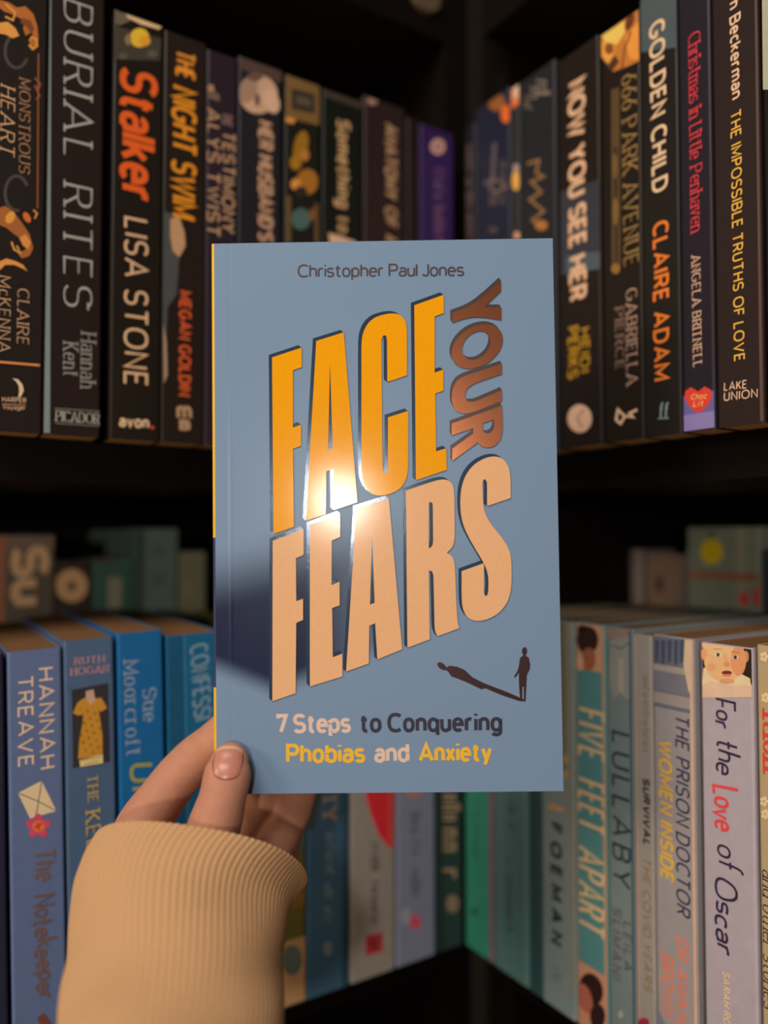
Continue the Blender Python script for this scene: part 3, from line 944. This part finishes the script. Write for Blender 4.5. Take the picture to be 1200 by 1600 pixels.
Y(1098, 1180, 1300, 1008, (160, 150, 160), [
    ('p', [(1097, 1000), (1180, 1000), (1178, 1070), (1098, 1068)], (44, 30, 22)),
    ('p', [(1097, 1070), (1099, 1044), (1112, 1040), (1128, 1052), (1156, 1052), (1172, 1060), (1178, 1084), (1150, 1074), (1112, 1076)], (226, 190, 152)),
    ('e', (1132, 1030, 32, 36), (226, 168, 122)), ('e', (1130, 1006, 33, 22), (232, 176, 128)), ('e', (1100, 1022, 5, 9), (214, 148, 106)), ('e', (1166, 1026, 4, 9), (190, 126, 90)),
    ('e', (1154, 1032, 12, 24), (206, 140, 100)), ('e', (1122, 1023, 5, 2.6), (232, 206, 186)), ('e', (1149, 1027, 5, 2.6), (226, 196, 174)), ('e', (1122, 1023, 2.8, 2.8), (58, 50, 60)), ('e', (1149, 1027, 2.8, 2.8), (54, 44, 52)), ('e', (1112, 1042, 7, 6), (232, 150, 116)), ('p', [(1130, 1022), (1134, 1022), (1140, 1038), (1134, 1041)], (218, 152, 112)), ('l', [(1115, 1014), (1128, 1014)], 1.5, (190, 130, 92)), ('l', [(1143, 1018), (1156, 1020)], 1.5, (170, 112, 80)),
    ('e', (1136, 1038, 5, 4), (206, 136, 100)), ('e', (1136, 1051, 8, 3.2), (110, 44, 36)), ('e', (1136, 1055, 7, 1.8), (206, 116, 96)), ('e', (1136, 1064, 12, 4), (206, 144, 104)),
    ('p', [(1098, 1070), (1112, 1064), (1140, 1070), (1178, 1072), (1178, 1090), (1098, 1090)], (206, 176, 150)),
    ('t', 'For', (1117, 1089), (1118, 1142), 33, (52, 36, 64), dict(xh=.5, sp=.14, t=.1, slant=.05, wave=.05)),
    ('t', 'the', (1120, 1152), (1120, 1216), 38, (52, 36, 64), dict(xh=.5, sp=.14, t=.09, slant=.05, wave=.04)),
    ('t', 'Love', (1113, 1224), (1117, 1308), 42, (226, 66, 72), dict(xh=.5, sp=.14, t=.1, slant=-.05, wave=.04)),
    ('t', 'of', (1121, 1316), (1121, 1366), 40, (52, 36, 64), dict(xh=.5, sp=.14, t=.08, wave=.04)),
    ('t', 'Oscar', (1117, 1366), (1119, 1500), 36, (52, 36, 64), dict(xh=.5, sp=.14, t=.1, wave=.04)),
    ('t', 'SARAH RO', (1130, 1515), (1131, 1604), 11, (230, 186, 140), dict(t=.18, slant=.12))],
  label='pinkish grey paperback with a baby photo at its head and handwritten title')
flowers = [('e', (1192 + 4 * math.cos(q) + dx, yy + 5 * math.sin(q), 3, 3), (222, 184, 140)) for (dx, yy) in ((2, 1026), (4, 1090), (2, 1252), (4, 1272)) for q in (0, 1.3, 2.5, 3.8, 5)]
Y(1186, 1262, 1300, 1012, (166, 146, 112), [
    *flowers, ('t', 'ition', (1190, 1110), (1191, 1212), 38, (206, 60, 52), dict(serif=True, t=.16, c=.4)),
    ('t', 'and other stories', (1191, 1356), (1193, 1582), 20, (60, 48, 44), dict(serif=True, t=.1, c=.5, slant=.15, sp=.16))],
  label='cream paperback with red and black serif lettering at the right edge of the photo')

# ------------------------------------------------------------------ lower back rows, standing behind the front ones
GB = 'books in the back row of the lower shelf'
BK = .150
g4 = 1.6
B = lambda run, *a, **k: book(run, Z_LOW, *a, group=GB, gain=g4, back=BK, depth=.14, pages=PG, **k)
B('L', -12, 85, 900, 836, (92, 80, 68), [
    ('b', 820, 1100, (150, 92, 66), (0, .2)), ('b', 820, 860, (116, 96, 80), (.2, 1)),
    ('t', 'Su', (16, 853), (16, 948), 62, (206, 160, 118), dict(t=.25, sp=.12))],
  label='grey-brown book with large cream letters at the left of the back row')
B('L', 87, 143, 900, 876, (56, 44, 42), [('e', (112, 915, 25, 26), (206, 154, 108)), ('e', (112, 916, 6, 7), (90, 66, 50))],
  label='dark book with a tan ring on its spine, behind the blue front row')
B('L', 145, 208, 900, 872, (58, 88, 78), [('b', 860, 878, (90, 44, 44), (0, .6)), ('p', [(168, 902), (190, 902), (190, 960), (168, 960)], (128, 124, 104))],
  label='dark green book with a pale bar, left of the tallest back-row book')
B('L', 211, 278, 900, 826, (92, 106, 98), [('b', 800, 1100, (52, 70, 64), (0, .2)), ('i', (234, 850), (234, 940), 30, (72, 88, 82))],
  label='tallest grey-teal book in the left back row')
B('L', 281, 322, 900, 862, (116, 112, 90), [('e', (296, 920, 9, 16), (130, 116, 88))],
  label='khaki book in the back row just left of the held book')
B('R', 934, 1005, 900, 858, (92, 86, 88), [('e', (962, 906, 8, 10), (140, 66, 72)), ('b', 840, 1000, (120, 108, 100), (.85, 1))],
  label='mauve-grey book with a small red spot in the right back row')
B('R', 1010, 1070, 900, 866, (118, 96, 84), [('e', (1030, 912, 9, 14), (84, 66, 56)), ('b', 840, 1000, (90, 88, 86), (.9, 1))],
  label='pinkish tan book in the back row, between the mauve and the yellow-dot ones')
B('R', 1074, 1188, 900, 824, (118, 124, 108), [
    ('p', [(1150, 820), (1166, 820), (1166, 960), (1150, 960)], (140, 134, 110)), ('b', 894, 906, (140, 92, 70)),
    ('e', (1112, 862, 18, 20), (226, 172, 26)), ('e', (1112, 836, 3, 8), (80, 66, 46)), ('e', (1163, 935, 8, 12), (196, 66, 74)), ('e', (1184, 932, 8, 16), (180, 60, 66))],
  label='pale green book with a yellow dot on its spine in the right back row')
B('R', 1190, 1262, 900, 858, (56, 56, 64), [], label='dark navy book at the right end of the back row')

# ------------------------------------------------------------------ the held book
HB_W, HB_H, HB_T = .13161, .21, .0155
HB_M = Matrix.Translation(EYE + Vector((.000261, .292076, .009158))) @ Matrix.Rotation(-.010625, 4, 'Z') @ Matrix.Rotation(-.012066, 4, 'Y') @ Matrix.Rotation(.000267, 4, 'X')
held, _ = empty('book')
HB_M0 = HB_M @ Matrix.Translation((0, 0, -HB_H / 2))
held.matrix_world = HB_M0
tag(held, 'light blue paperback held up by a hand, big yellow and peach title letters', 'book')


def cover_print_mat():
    """matt-laminated blue cover; the printed navy gradient behind the title is part of the artwork"""
    m = bpy.data.materials.new('blue_cover_print')
    m.use_nodes = True
    nt = m.node_tree
    N, Lk = nt.nodes, nt.links
    b = N['Principled BSDF']
    tc = N.new('ShaderNodeTexCoord')
    sp = N.new('ShaderNodeSeparateXYZ')
    Lk.new(tc.outputs['Object'], sp.inputs[0])

    def math_(op, a, b_=None, clamp=False):
        n = N.new('ShaderNodeMath')
        n.operation = op
        n.use_clamp = clamp
        for i, v in enumerate((a, b_)):
            if v is None:
                continue
            if isinstance(v, (int, float)):
                n.inputs[i].default_value = v
            else:
                Lk.new(v, n.inputs[i])
        return n.outputs[0]

    def smooth(v, a, b_):
        n = N.new('ShaderNodeMapRange')
        n.interpolation_type = 'SMOOTHSTEP'
        Lk.new(v, n.inputs[0])
        n.inputs[1].default_value, n.inputs[2].default_value = a, b_
        n.inputs[3].default_value, n.inputs[4].default_value = 0, 1
        return n.outputs[0]

    x, z = sp.outputs[0], sp.outputs[2]
    # lower edge: a line rising to the right with the letters' feet, with a bend left of them
    lo1 = math_('ADD', math_('MULTIPLY', math_('ADD', x, .043), .36), .0352)
    lo2 = math_('ADD', math_('MULTIPLY', math_('ADD', x, .043), -.42), .0352)
    edge = math_('MAXIMUM', lo1, lo2)
    above = smooth(math_('SUBTRACT', z, edge), -.0015, .009)
    fade_up = math_('SUBTRACT', 1, smooth(math_('SUBTRACT', z, math_('MULTIPLY', math_('ADD', x, .05), .28)), .071, .099))
    fade_r = math_('SUBTRACT', 1, smooth(x, -.034, .022))
    f = math_('MULTIPLY', math_('MULTIPLY', above, fade_up), fade_r)
    nz = N.new('ShaderNodeTexNoise')
    nz.inputs['Scale'].default_value = 900
    Lk.new(tc.outputs['Object'], nz.inputs['Vector'])
    mx = N.new('ShaderNodeMixRGB')
    mx.inputs[1].default_value = (.205, .31, .48, 1)
    mx.inputs[2].default_value = (.006, .008, .045, 1)
    Lk.new(math_('MULTIPLY', f, .95), mx.inputs[0])
    Lk.new(mx.outputs[0], b.inputs['Base Color'])
    b.inputs['Roughness'].default_value = .30
    b.inputs['Specular IOR Level'].default_value = .17
    bp = N.new('ShaderNodeBump')
    bp.inputs['Strength'].default_value = .06
    bp.inputs['Distance'].default_value = .0002
    Lk.new(nz.outputs['Fac'], bp.inputs['Height'])
    Lk.new(bp.outputs[0], b.inputs['Normal'])
    return m


def foil(col, rough, name, metal=0.0, coat=0.0, sparkle=.25, scale=2600, spec=.5):
    m = mat(col, 1.0, rough, metal, spec, .06, 800, 0, name)
    nt = m.node_tree
    b = nt.nodes['Principled BSDF']
    tc = nt.nodes.new('ShaderNodeTexCoord')
    nz = nt.nodes.new('ShaderNodeTexNoise')
    nz.inputs['Scale'].default_value = scale
    nz.inputs['Detail'].default_value = 2
    nt.links.new(tc.outputs['Object'], nz.inputs['Vector'])
    bp = nt.nodes.new('ShaderNodeBump')
    bp.inputs['Strength'].default_value = sparkle
    bp.inputs['Distance'].default_value = .00006
    nt.links.new(nz.outputs['Fac'], bp.inputs['Height'])
    nt.links.new(bp.outputs[0], b.inputs['Normal'])
    b.inputs['Coat Weight'].default_value = coat
    b.inputs['Coat Roughness'].default_value = .2
    return m


blue_m = cover_print_mat()
yellow_spine = mat((236, 178, 40), 1.2, .4, name='yellow_spine_print')
navy_spine = mat((52, 58, 92), 1.2, .4, name='navy_spine_print')
mb = MB()
hw, r = HB_W / 2, .0012
prof = [(-hw, HB_T)] + [(-hw, r)] + [(-hw + r - r * math.cos(q), r - r * math.sin(q)) for q in (.4, .8, 1.2)] + [(-hw + r, 0), (-hw + .0060, 0), (-hw + .0070, .00007), (-hw + .0080, 0), (hw, 0)]
NP_ = len(prof)
zs = [0, HB_H * .19, HB_H * .46, HB_H]
k = .0005
for side_ in (0, 1):
    pass
verts, faces, fm = [], [], []
for z in zs:
    verts += [(x, y, z) for x, y in prof]
for j in range(len(zs) - 1):
    for i in range(NP_ - 1):
        f = (j * NP_ + i, j * NP_ + i + 1, (j + 1) * NP_ + i + 1, (j + 1) * NP_ + i)
        mm = blue_m if i >= 5 else (navy_spine if j == 1 else yellow_spine)
        mb.add([verts[q] for q in f], [(0, 1, 2, 3)], mm, False)
# inner face, edges and back board
inner = [(-hw + k, HB_T)] + [(-hw + k, r)] + [(-hw + r, k), (hw, k)]
mb.add([(x, y, z) for z in (0, HB_H) for x, y in inner], [(1, 0, 4, 5), (2, 1, 5, 6), (3, 2, 6, 7)], mat((200, 190, 175), 1, .7))
mb.add([(hw, 0, 0), (hw, k, 0), (hw, k, HB_H), (hw, 0, HB_H)], [(0, 1, 2, 3)], mat((200, 190, 175), 1, .7))
mb.add([(-hw + r, 0, 0), (hw, 0, 0), (hw, k, 0), (-hw + r, k, 0), (-hw + r, 0, HB_H), (hw, 0, HB_H), (hw, k, HB_H), (-hw + r, k, HB_H)], [(3, 2, 1, 0), (4, 5, 6, 7)], mat((200, 190, 175), 1, .7))
mb.box((-hw, HB_T - k, 0), (hw, HB_T, HB_H), blue_m)
mb.build('cover', held)
pb = MB()
pb.box((-hw + k, k * 1.2, .0004), (hw - .0006, HB_T - k * 1.2, HB_H - .0004), pages_mat((214, 200, 176), 1, 1))
pb.build('page_block', held)

yellow_f = foil((250, 168, 16), .13, 'yellow_foil', 0.0, 0, .1, spec=.19)
peach_f = foil((240, 186, 140), .13, 'peach_foil', 0.0, 0, .1, spec=.19)
slate_f = foil((58, 76, 100), .13, 'slate_foil', .3, 0, .3, scale=2200)
copper_f = foil((196, 122, 88), .24, 'copper_foil', .97, 0, .18, scale=2400)
copper_side = foil((80, 66, 66), .36, 'copper_foil_edge', .6, 0, .5)
dark_f = mat((58, 44, 52), 1.0, .5, name='dark_print')
fig_f = foil((66, 44, 46), .36, 'dark_foil', .5, 0, .5)


def crop(ox, oy, s):
    return lambda pts: [Vector((ox + x / s, oy + y / s)) for x, y in pts]


CA, CB, CC, CD = crop(320, 360, 2.069), crop(400, 420, 2.6087), crop(320, 700, 2.069), crop(660, 980, 6)


def sarc(cx, cy, rx, ry, a0, a1, k=10):
    return [(cx + rx * math.cos(math.radians(a0 + (a1 - a0) * i / k)), cy + ry * math.sin(math.radians(a0 + (a1 - a0) * i / k))) for i in range(k + 1)]


def rounded(lp, rounds=2):
    """rounds the gentle bends of an outline and keeps its sharp corners"""
    for _ in range(rounds):
        out, n = [], len(lp)
        for i in range(n):
            a, b, c = lp[i - 1], lp[i], lp[(i + 1) % n]
            u, v = b - a, c - b
            ang = math.degrees(math.acos(max(-1, min(1, u.normalized().dot(v.normalized())))))
            if 1 < ang < 46:
                m = min(u.length, v.length)
                out += [b - u.normalized() * min(u.length * .25, m * .5), b + v.normalized() * min(v.length * .25, m * .5)]
            else:
                out.append(b)
        lp = out
    return lp


LET = {}
LET['FACE'] = (CB, [
    [[(66, 362), (187, 322), (187, 402), (151, 414), (151, 648), (184, 636), (184, 722), (151, 734), (155, 1052), (72, 1080)]],
    [[(246, 295), (358, 260), (414, 952), (318, 984), (316, 815), (287, 826), (285, 1000), (204, 1028)], [(302, 385), (313, 733), (294, 740)]],
    [[(430, 830), (430, 300), (436, 262), (452, 228), (478, 203), (510, 190), (545, 183), (575, 184), (598, 197), (611, 220), (615, 250), (615, 435), (535, 462), (534, 288), (530, 274), (521, 272), (513, 282), (511, 300), (516, 815), (520, 830), (528, 834), (536, 826), (538, 812), (538, 606), (620, 580), (620, 815), (614, 852), (600, 882), (576, 905), (545, 918), (510, 926), (480, 922), (455, 905), (438, 875)]],
    [[(645, 150), (765, 107), (765, 182), (728, 195), (728, 424), (763, 412), (763, 497), (730, 509), (734, 745), (775, 732), (777, 820), (652, 862)]],
], yellow_f, slate_f, (-5.4, -4.2))
LET['YOUR'] = (CA, [
    [[(957, 163), (957, 197), (912, 240), (905, 250), (958, 250), (958, 291), (868, 277), (800, 299), (800, 268), (868, 243)]],
    None,
    [[(960, 432), (960, 465), (885, 490), (858, 502), (842, 520), (840, 540), (850, 554), (872, 555), (960, 517), (960, 552), (875, 586), (845, 594), (820, 590), (803, 575), (797, 545), (801, 510), (815, 485), (838, 471), (880, 458)]],
    [[(960, 567), (963, 630), (960, 662), (950, 684), (935, 698), (915, 703), (896, 700), (882, 686), (800, 745), (800, 706), (868, 657), (868, 640), (798, 663), (798, 625)], [(933, 612), (936, 634), (930, 650), (916, 658), (902, 654), (897, 640), (898, 624)]],
], copper_f, copper_side, (-3.2, -5))
oc = []
for (cx, cy, rx, ry) in ((880, 376, 83, 68), (877, 373, 46, 45)):
    oc.append([(cx + rx * math.cos(a), cy + ry * math.sin(a) - .28 * rx * math.cos(a)) for a in [2 * math.pi * i / 36 for i in range(36)]])
LET['YOUR'][1][1] = oc
LET['FEARS'] = (CC, [
    [[(220, 300), (320, 262), (320, 345), (295, 356), (296, 495), (318, 487), (318, 555), (296, 565), (294, 792), (219, 818)]],
    [[(340, 248), (438, 212), (438, 288), (411, 299), (410, 443), (436, 432), (436, 508), (412, 517), (414, 676), (445, 664), (445, 738), (340, 770)]],
    [[(490, 195), (595, 162), (638, 650), (558, 683), (551, 566), (532, 574), (530, 696), (457, 722)], [(541, 265), (549, 500), (534, 506)]],
    [[(650, 138), (740, 107), (775, 100), (797, 110), (806, 135), (808, 295), (800, 322), (782, 338), (800, 350), (808, 372), (812, 480), (816, 560), (822, 582), (752, 608), (743, 590), (739, 410), (734, 398), (724, 396), (727, 618), (655, 645)], [(724, 178), (732, 174), (737, 182), (738, 308), (733, 320), (724, 325)]],
    [[(988, 162), (912, 188), (912, 112), (908, 103), (902, 101), (897, 110), (898, 172), (903, 205), (918, 238), (965, 296), (982, 325), (990, 352), (992, 430), (986, 478), (970, 512), (942, 540), (905, 557), (872, 559), (848, 548), (834, 522), (830, 490), (830, 398), (902, 372), (902, 468), (906, 478), (912, 477), (916, 466), (917, 425), (912, 396), (900, 368), (868, 316), (842, 268), (829, 228), (825, 180), (828, 130), (842, 88), (868, 54), (905, 32), (940, 26), (966, 36), (982, 60), (988, 95)]],
], peach_f, slate_f, (-5, -4.2))

mb = MB()
pr = Printer(mb, HB_M0, 1.0, None, y0=-6e-5)
for wname in ('FACE', 'YOUR', 'FEARS'):
    cr, letters, front, edge, off = LET[wname]
    ov = Vector(off)
    for loops in letters:
        L2 = [rounded(cr(lp)) for lp in loops]
        qs = []
        for lp in L2:
            for i in range(len(lp)):
                a, b = lp[i], lp[(i + 1) % len(lp)]
                qs.append([a, b, b + ov, a + ov])
        pr.quads(qs, edge)
for wname in ('FACE', 'YOUR', 'FEARS'):
    cr, letters, front, edge, off = LET[wname]
    for loops in letters:
        pr.poly([rounded(cr(lp)) for lp in loops], front)
tag(mb.build('title_lettering', held), 'yellow, copper and peach foil title letters')

mb = MB()
pr = Printer(mb, HB_M0, 1.0, None, y0=-2e-5)
pr.text('Christopher Paul Jones', (465, 434), (725.5, 432), 21, dark_f, t=.145, sp=.11, word=.3)
mb.build('author_lettering', held)
mb = MB()
pr = Printer(mb, HB_M0, 1.0, None, y0=-2e-5)
pale = mat((232, 200, 184), 1.0, .45, name='pale_print')
ink = mat((44, 40, 62), 1.0, .45, name='navy_ink')
yl = mat((248, 190, 46), 1.0, .45, name='yellow_ink')
D = dict(t=.185, sp=.17, word=.3)
pr.text('7 Steps', (432, 1146.5), (548.5, 1145), 31, pale, **D)
pr.text('to Conquering', (562, 1145), (785, 1143.5), 31, ink, **D)
pr.text('Phobias', (447, 1193), (571, 1192), 31, yl, **D)
pr.text('and', (585, 1192), (640, 1191), 31, pale, **D)
pr.text('Anxiety', (654, 1191), (769, 1190), 31, yl, **D)
mb.build('subtitle_lettering', held)
mb = MB()
pr = Printer(mb, HB_M0, 1.0, None, y0=-2e-5)
man = [(945, 262), (935, 272), (918, 282), (910, 310), (905, 360), (893, 405), (862, 455), (860, 470), (870, 475), (896, 440), (903, 425), (906, 560), (916, 688), (936, 697), (938, 560), (950, 560), (950, 690), (968, 698), (975, 560), (980, 450), (1005, 400), (1012, 360), (1000, 290), (972, 266)]
shd = [(225, 378), (245, 364), (270, 361), (330, 372), (395, 400), (470, 470), (580, 525), (800, 610), (965, 682), (965, 697), (905, 692), (750, 640), (590, 573), (552, 582), (400, 510), (270, 460), (240, 415), (222, 402)]
pr.poly(CD(man), fig_f)
pr.poly([Vector((660 + 958 / 6, 980 + 226 / 6)) + (q - Vector((0, 0))) for q in ell(0, 0, 4.2, 6.6)], fig_f)
pr.poly(CD(shd), fig_f)
pr.poly([Vector((660 + 183 / 6, 980 + 366 / 6)) + q for q in ell(0, 0, 8.6, 4.6, 38)], fig_f)
tag(mb.build('figure_print', held), 'dark printed silhouette of a standing man and his long shadow')

# ------------------------------------------------------------------ the hand and the sleeve
Mi = HB_M0.inverted()


def cover_y(px, py):
    e = Mi @ EYE
    d = Mi.to_3x3() @ ray(px, py)
    return (EYE + ray(px, py) * (-e.y / d.y)).y


person, _ = empty('person', P(290, 1560, .27))
tag(person, 'left hand of a person in a cream ribbed sleeve, holding up the blue book', 'person')


def tube(bm, pts, k=18, sub=6):
    """smooth tube with hemispherical ends through (position, radius, flatness) stations"""
    P_ = [Vector(p[0]) for p in pts]
    R_ = [p[1] for p in pts]
    Fl = [(p[2] if len(p) > 2 else 1.0) for p in pts]
    n = len(pts)

    def cr(a, b, c, d, t):
        return .5 * ((2 * b) + (c - a) * t + (2 * a - 5 * b + 4 * c - d) * t * t + (3 * b - a - 3 * c + d) * t ** 3)

    C_ = []
    for i in range(n - 1):
        i0, i3 = max(0, i - 1), min(n - 1, i + 2)
        for j in range(sub):
            t = j / sub
            C_.append((cr(P_[i0], P_[i], P_[i + 1], P_[i3], t), cr(R_[i0], R_[i], R_[i + 1], R_[i3], t), cr(Fl[i0], Fl[i], Fl[i + 1], Fl[i3], t)))
    C_.append((P_[-1], R_[-1], Fl[-1]))
    rings = []
    d0 = (C_[1][0] - C_[0][0]).normalized()
    d1 = (C_[-1][0] - C_[-2][0]).normalized()
    st = []
    for a in (80, 60, 40, 20):
        q = math.radians(a)
        st.append((C_[0][0] - d0 * C_[0][1] * math.sin(q), C_[0][1] * math.cos(q), C_[0][2], d0))
    for i, (p, r_, f_) in enumerate(C_):
        a, b = C_[max(0, i - 1)][0], C_[min(len(C_) - 1, i + 1)][0]
        st.append((p, r_, f_, (b - a).normalized()))
    for a in (20, 40, 60, 80):
        q = math.radians(a)
        st.append((C_[-1][0] + d1 * C_[-1][1] * math.sin(q), C_[-1][1] * math.cos(q), C_[-1][2], d1))
    for (p, r_, f_, d) in st:
        s = d.cross(Vector((0, 1, 0)))
        s.normalize()
        u = s.cross(d).normalized()
        rings.append([bm.verts.new(p + s * r_ * math.cos(2 * math.pi * j / k) + u * r_ * f_ * math.sin(2 * math.pi * j / k)) for j in range(k)])
    for a, b in zip(rings, rings[1:]):
        for j in range(k):
            bm.faces.new((a[j], a[(j + 1) % k], b[(j + 1) % k], b[j]))
    bm.faces.new(rings[0][::-1])
    bm.faces.new(rings[-1])


bm = bmesh.new()
cy = cover_y(357, 1180) - .0003
# thumb on the front of the book
tube(bm, [(P(359, 1190, cy - .0056), .0073, .74), (P(357, 1201, cy - .0066), .0086, .78), (P(354, 1218, cy - .0074), .0089, .84), (P(348, 1245, cy - .0088), .0087, .92),
          (P(339, 1278, cy - .0095), .0096, 1), (P(324, 1330, .2815), .0108, 1), (P(300, 1420, .287), .0150, 1)])
by = .292 + HB_T + .0003
# index finger rising along the left edge and going behind the book
tube(bm, [(P(262, 1440, .293), .0150), (P(214, 1322, .303), .0112), (P(258, 1240, .312), .0096), (P(300, 1190, by + .0098), .0092), (P(338, 1158, by + .0092), .0086), (P(385, 1112, by + .0084), .0080), (P(430, 1060, by + .0076), .0072), (P(446, 1040, by + .0070), .0060)])
# middle, ring and little finger behind the lower edge
tube(bm, [(P(312, 1430, .300), .0140), (P(368, 1330, .310), .0100), (P(404, 1262, by + .0100), .0088), (P(436, 1190, by + .0088), .0082), (P(470, 1110, by + .0080), .0076), (P(482, 1082, by + .0072), .0062)])
tube(bm, [(P(350, 1450, .302), .0135), (P(418, 1340, .308), .0092), (P(448, 1284, by + .0082), .0082), (P(466, 1232, by + .0080), .0078), (P(482, 1170, by + .0076), .0072), (P(490, 1140, by + .0070), .0058)])
tube(bm, [(P(370, 1480, .304), .0120), (P(420, 1380, .316), .0082), (P(440, 1330, .324), .0074), (P(448, 1290, .327), .0068), (P(446, 1262, .328), .0058)])
# palm and forearm
tube(bm, [(P(260, 1430, .290), .016), (P(320, 1440, .293), .017), (P(375, 1470, .298), .014)])
tube(bm, [(P(310, 1440, .290), .022, .75), (P(292, 1530, .272), .023, .75), (P(282, 1620, .255), .021, .85), (P(262, 1760, .225), .023, .9), (P(240, 1950, .185), .025, .95)])
tube(bm, [(P(270, 1400, .290), .014), (P(285, 1540, .270), .017)])
tube(bm, [(P(360, 1450, .297), .014), (P(310, 1560, .268), .016)])
me = bpy.data.meshes.new('hand_raw')
bmesh.ops.recalc_face_normals(bm, faces=bm.faces)
bm.to_mesh(me)
bm.free()
raw = bpy.data.objects.new('hand_raw', me)
COL.objects.link(raw)
mod = raw.modifiers.new('remesh', 'REMESH')
mod.mode = 'VOXEL'
mod.voxel_size = .0009
mod.adaptivity = 0
mod = raw.modifiers.new('smooth', 'SMOOTH')
mod.factor = .5
mod.iterations = 9
dg = bpy.context.evaluated_depsgraph_get()
hand_me = bpy.data.meshes.new_from_object(raw.evaluated_get(dg))
bpy.data.objects.remove(raw)
hand_me.name = 'hand'
hand = bpy.data.objects.new('hand', hand_me)
COL.objects.link(hand)
hand.parent = person
hand.matrix_parent_inverse = person.matrix_world.inverted()
hand_me.polygons.foreach_set('use_smooth', [True] * len(hand_me.polygons))
skin = mat((192, 134, 110), 1.0, .6, 0, .25, .12, 260, .28, 'skin', .12)
hand_me.materials.clear()
hand_me.materials.append(skin)
bvh = BVHTree.FromPolygons([v.co for v in hand_me.vertices], [tuple(p.vertices) for p in hand_me.polygons])

# thumb nail laid on the real surface of the thumb
mb = MB()
nu, nv = 22, 22
vs = []
for j in range(nv + 1):
    v = j / nv * 2 - 1
    for i in range(nu + 1):
        u = i / nu * 2 - 1
        wx = 24.5 * (1 - .10 * max(0, v) - .05 * max(0, -v))
        yy = v
        lim = (1 - abs(u) ** 2.6) ** .5 if abs(u) < 1 else 0
        px = 356 + u * wx - (v * 24) * .08
        py = 1192 + v * 27 * (lim * .6 + .4)
        loc_, nrm, _, _ = bvh.ray_cast(EYE, ray(px, py).normalized())
        if loc_ is None:
            loc_ = P(px, py, cy - .012)
        edge = max(abs(u), abs(v))
        vs.append(loc_ - ray(px, py) * (.00035 * (1 - edge ** 6) + .00002))
fs = [(j * (nu + 1) + i, (j + 1) * (nu + 1) + i, (j + 1) * (nu + 1) + i + 1, j * (nu + 1) + i + 1) for j in range(nv) for i in range(nu)]
nail_m = mat((196, 130, 112), 1.0, .3, 0, .5, .05, 200, 0, 'thumb_nail')
fold_m = mat((140, 84, 68), 1.0, .6, 0, .2, .05, 200, 0, 'nail_fold')
tip_m = mat((216, 176, 150), 1.0, .3, 0, .4, .05, 200, 0, 'nail_free_edge')
rim = [f for n_, f in enumerate(fs) if n_ // nu in (nv - 1,) or n_ % nu in (0, nu - 1)]
tip = [f for n_, f in enumerate(fs) if n_ // nu in (0, 1) and f not in rim]
mb.add(vs, [f for f in fs if f not in rim and f not in tip], nail_m, True)
mb.add(vs, rim, fold_m, True)
mb.add(vs, tip, tip_m, True)
nail = mb.build('fingernail')
nail.parent = hand

# sleeve
ROWS = [  # left x, left y, right x, right y, depth, half depth
    (150, 1328, 480, 1369, .2920, .0340), (137, 1350, 464, 1386, .2895, .0340), (126, 1378, 452, 1406, .286, .0335), (118, 1405, 447, 1428, .282, .0325),
    (114, 1452, 445, 1467, .275, .032), (111, 1505, 443, 1520, .266, .031), (103, 1565, 443, 1575, .255, .030), (95, 1610, 443, 1620, .247, .030),
    (70, 1750, 442, 1760, .222, .030), (30, 1950, 440, 1960, .186, .030)]


def catmull(a, b, c, d, t):
    return [.5 * ((2 * q) + (r_ - p) * t + (2 * p - 5 * q + 4 * r_ - s) * t * t + (3 * q - p - 3 * r_ + s) * t ** 3) for p, q, r_, s in zip(a, b, c, d)]


rows = []
for i in range(len(ROWS) - 1):
    g = [ROWS[max(0, i - 1)], ROWS[i], ROWS[i + 1], ROWS[min(len(ROWS) - 1, i + 2)]]
    for j in range(12):
        rows.append(catmull(*g, j / 12))
rows.append(list(ROWS[-1]))
RIBS, PER = 104, 6
KA = RIBS * PER
TAU = math.radians(43)
verts, faces = [], []


def ring_pts(row, inset, amp, lift=0):
    lx, ly, rx, ry, Yd, hb = row
    A, B_ = P(lx, ly, Yd), P(rx, ry, Yd)
    c = (A + B_) / 2
    half = (B_ - A) / 2
    hl = half.length
    ax = half.normalized()
    dp = Vector((0, math.cos(TAU), -math.sin(TAU)))
    axis = ax.cross(dp)
    out = []
    for q in range(KA):
        a = 2 * math.pi * q / KA
        rib = amp * math.cos(2 * math.pi * q / PER)
        ca, sa = math.cos(a), math.sin(a)
        se = 2.08
        ex = math.copysign(abs(ca) ** (2 / se), ca)
        ey = math.copysign(abs(sa) ** (2 / se), sa)
        wob = .0005 * math.sin(3 * a + Yd * 160) + .0004 * math.sin(5 * a - Yd * 260)
        out.append(c + ax * ex * (hl - inset + rib + wob) + dp * ey * (hb - inset + rib + wob) + Vector((0, 0, lift)))
    return out


seq = []
for i in range(6, 0, -1):
    seq.append(ring_pts(rows[i * 2], .0022, .0001))
seq.append(ring_pts(rows[0], .0020, .0001, .0002))
seq.append(ring_pts(rows[0], .0012, .0002, .0009))
seq.append(ring_pts(rows[0], .0004, .0003, .0007))
for i, rw in enumerate(rows):
    seq.append(ring_pts(rw, 0, .00016))
for rg in seq:
    verts += [tuple(p) for p in rg]
for i in range(len(seq) - 1):
    for q in range(KA):
        faces.append((i * KA + q, (i + 1) * KA + q, (i + 1) * KA + (q + 1) % KA, i * KA + (q + 1) % KA))
knit = mat((198, 155, 114), 1.0, .95, 0, .1, .05, 900, .5, 'cream_knit')
mb = MB()
mb.add(verts, faces, knit, True)
sl = mb.build('sleeve', person)
sl.matrix_parent_inverse = person.matrix_world.inverted()
tag(sl, 'cream ribbed knit sleeve')
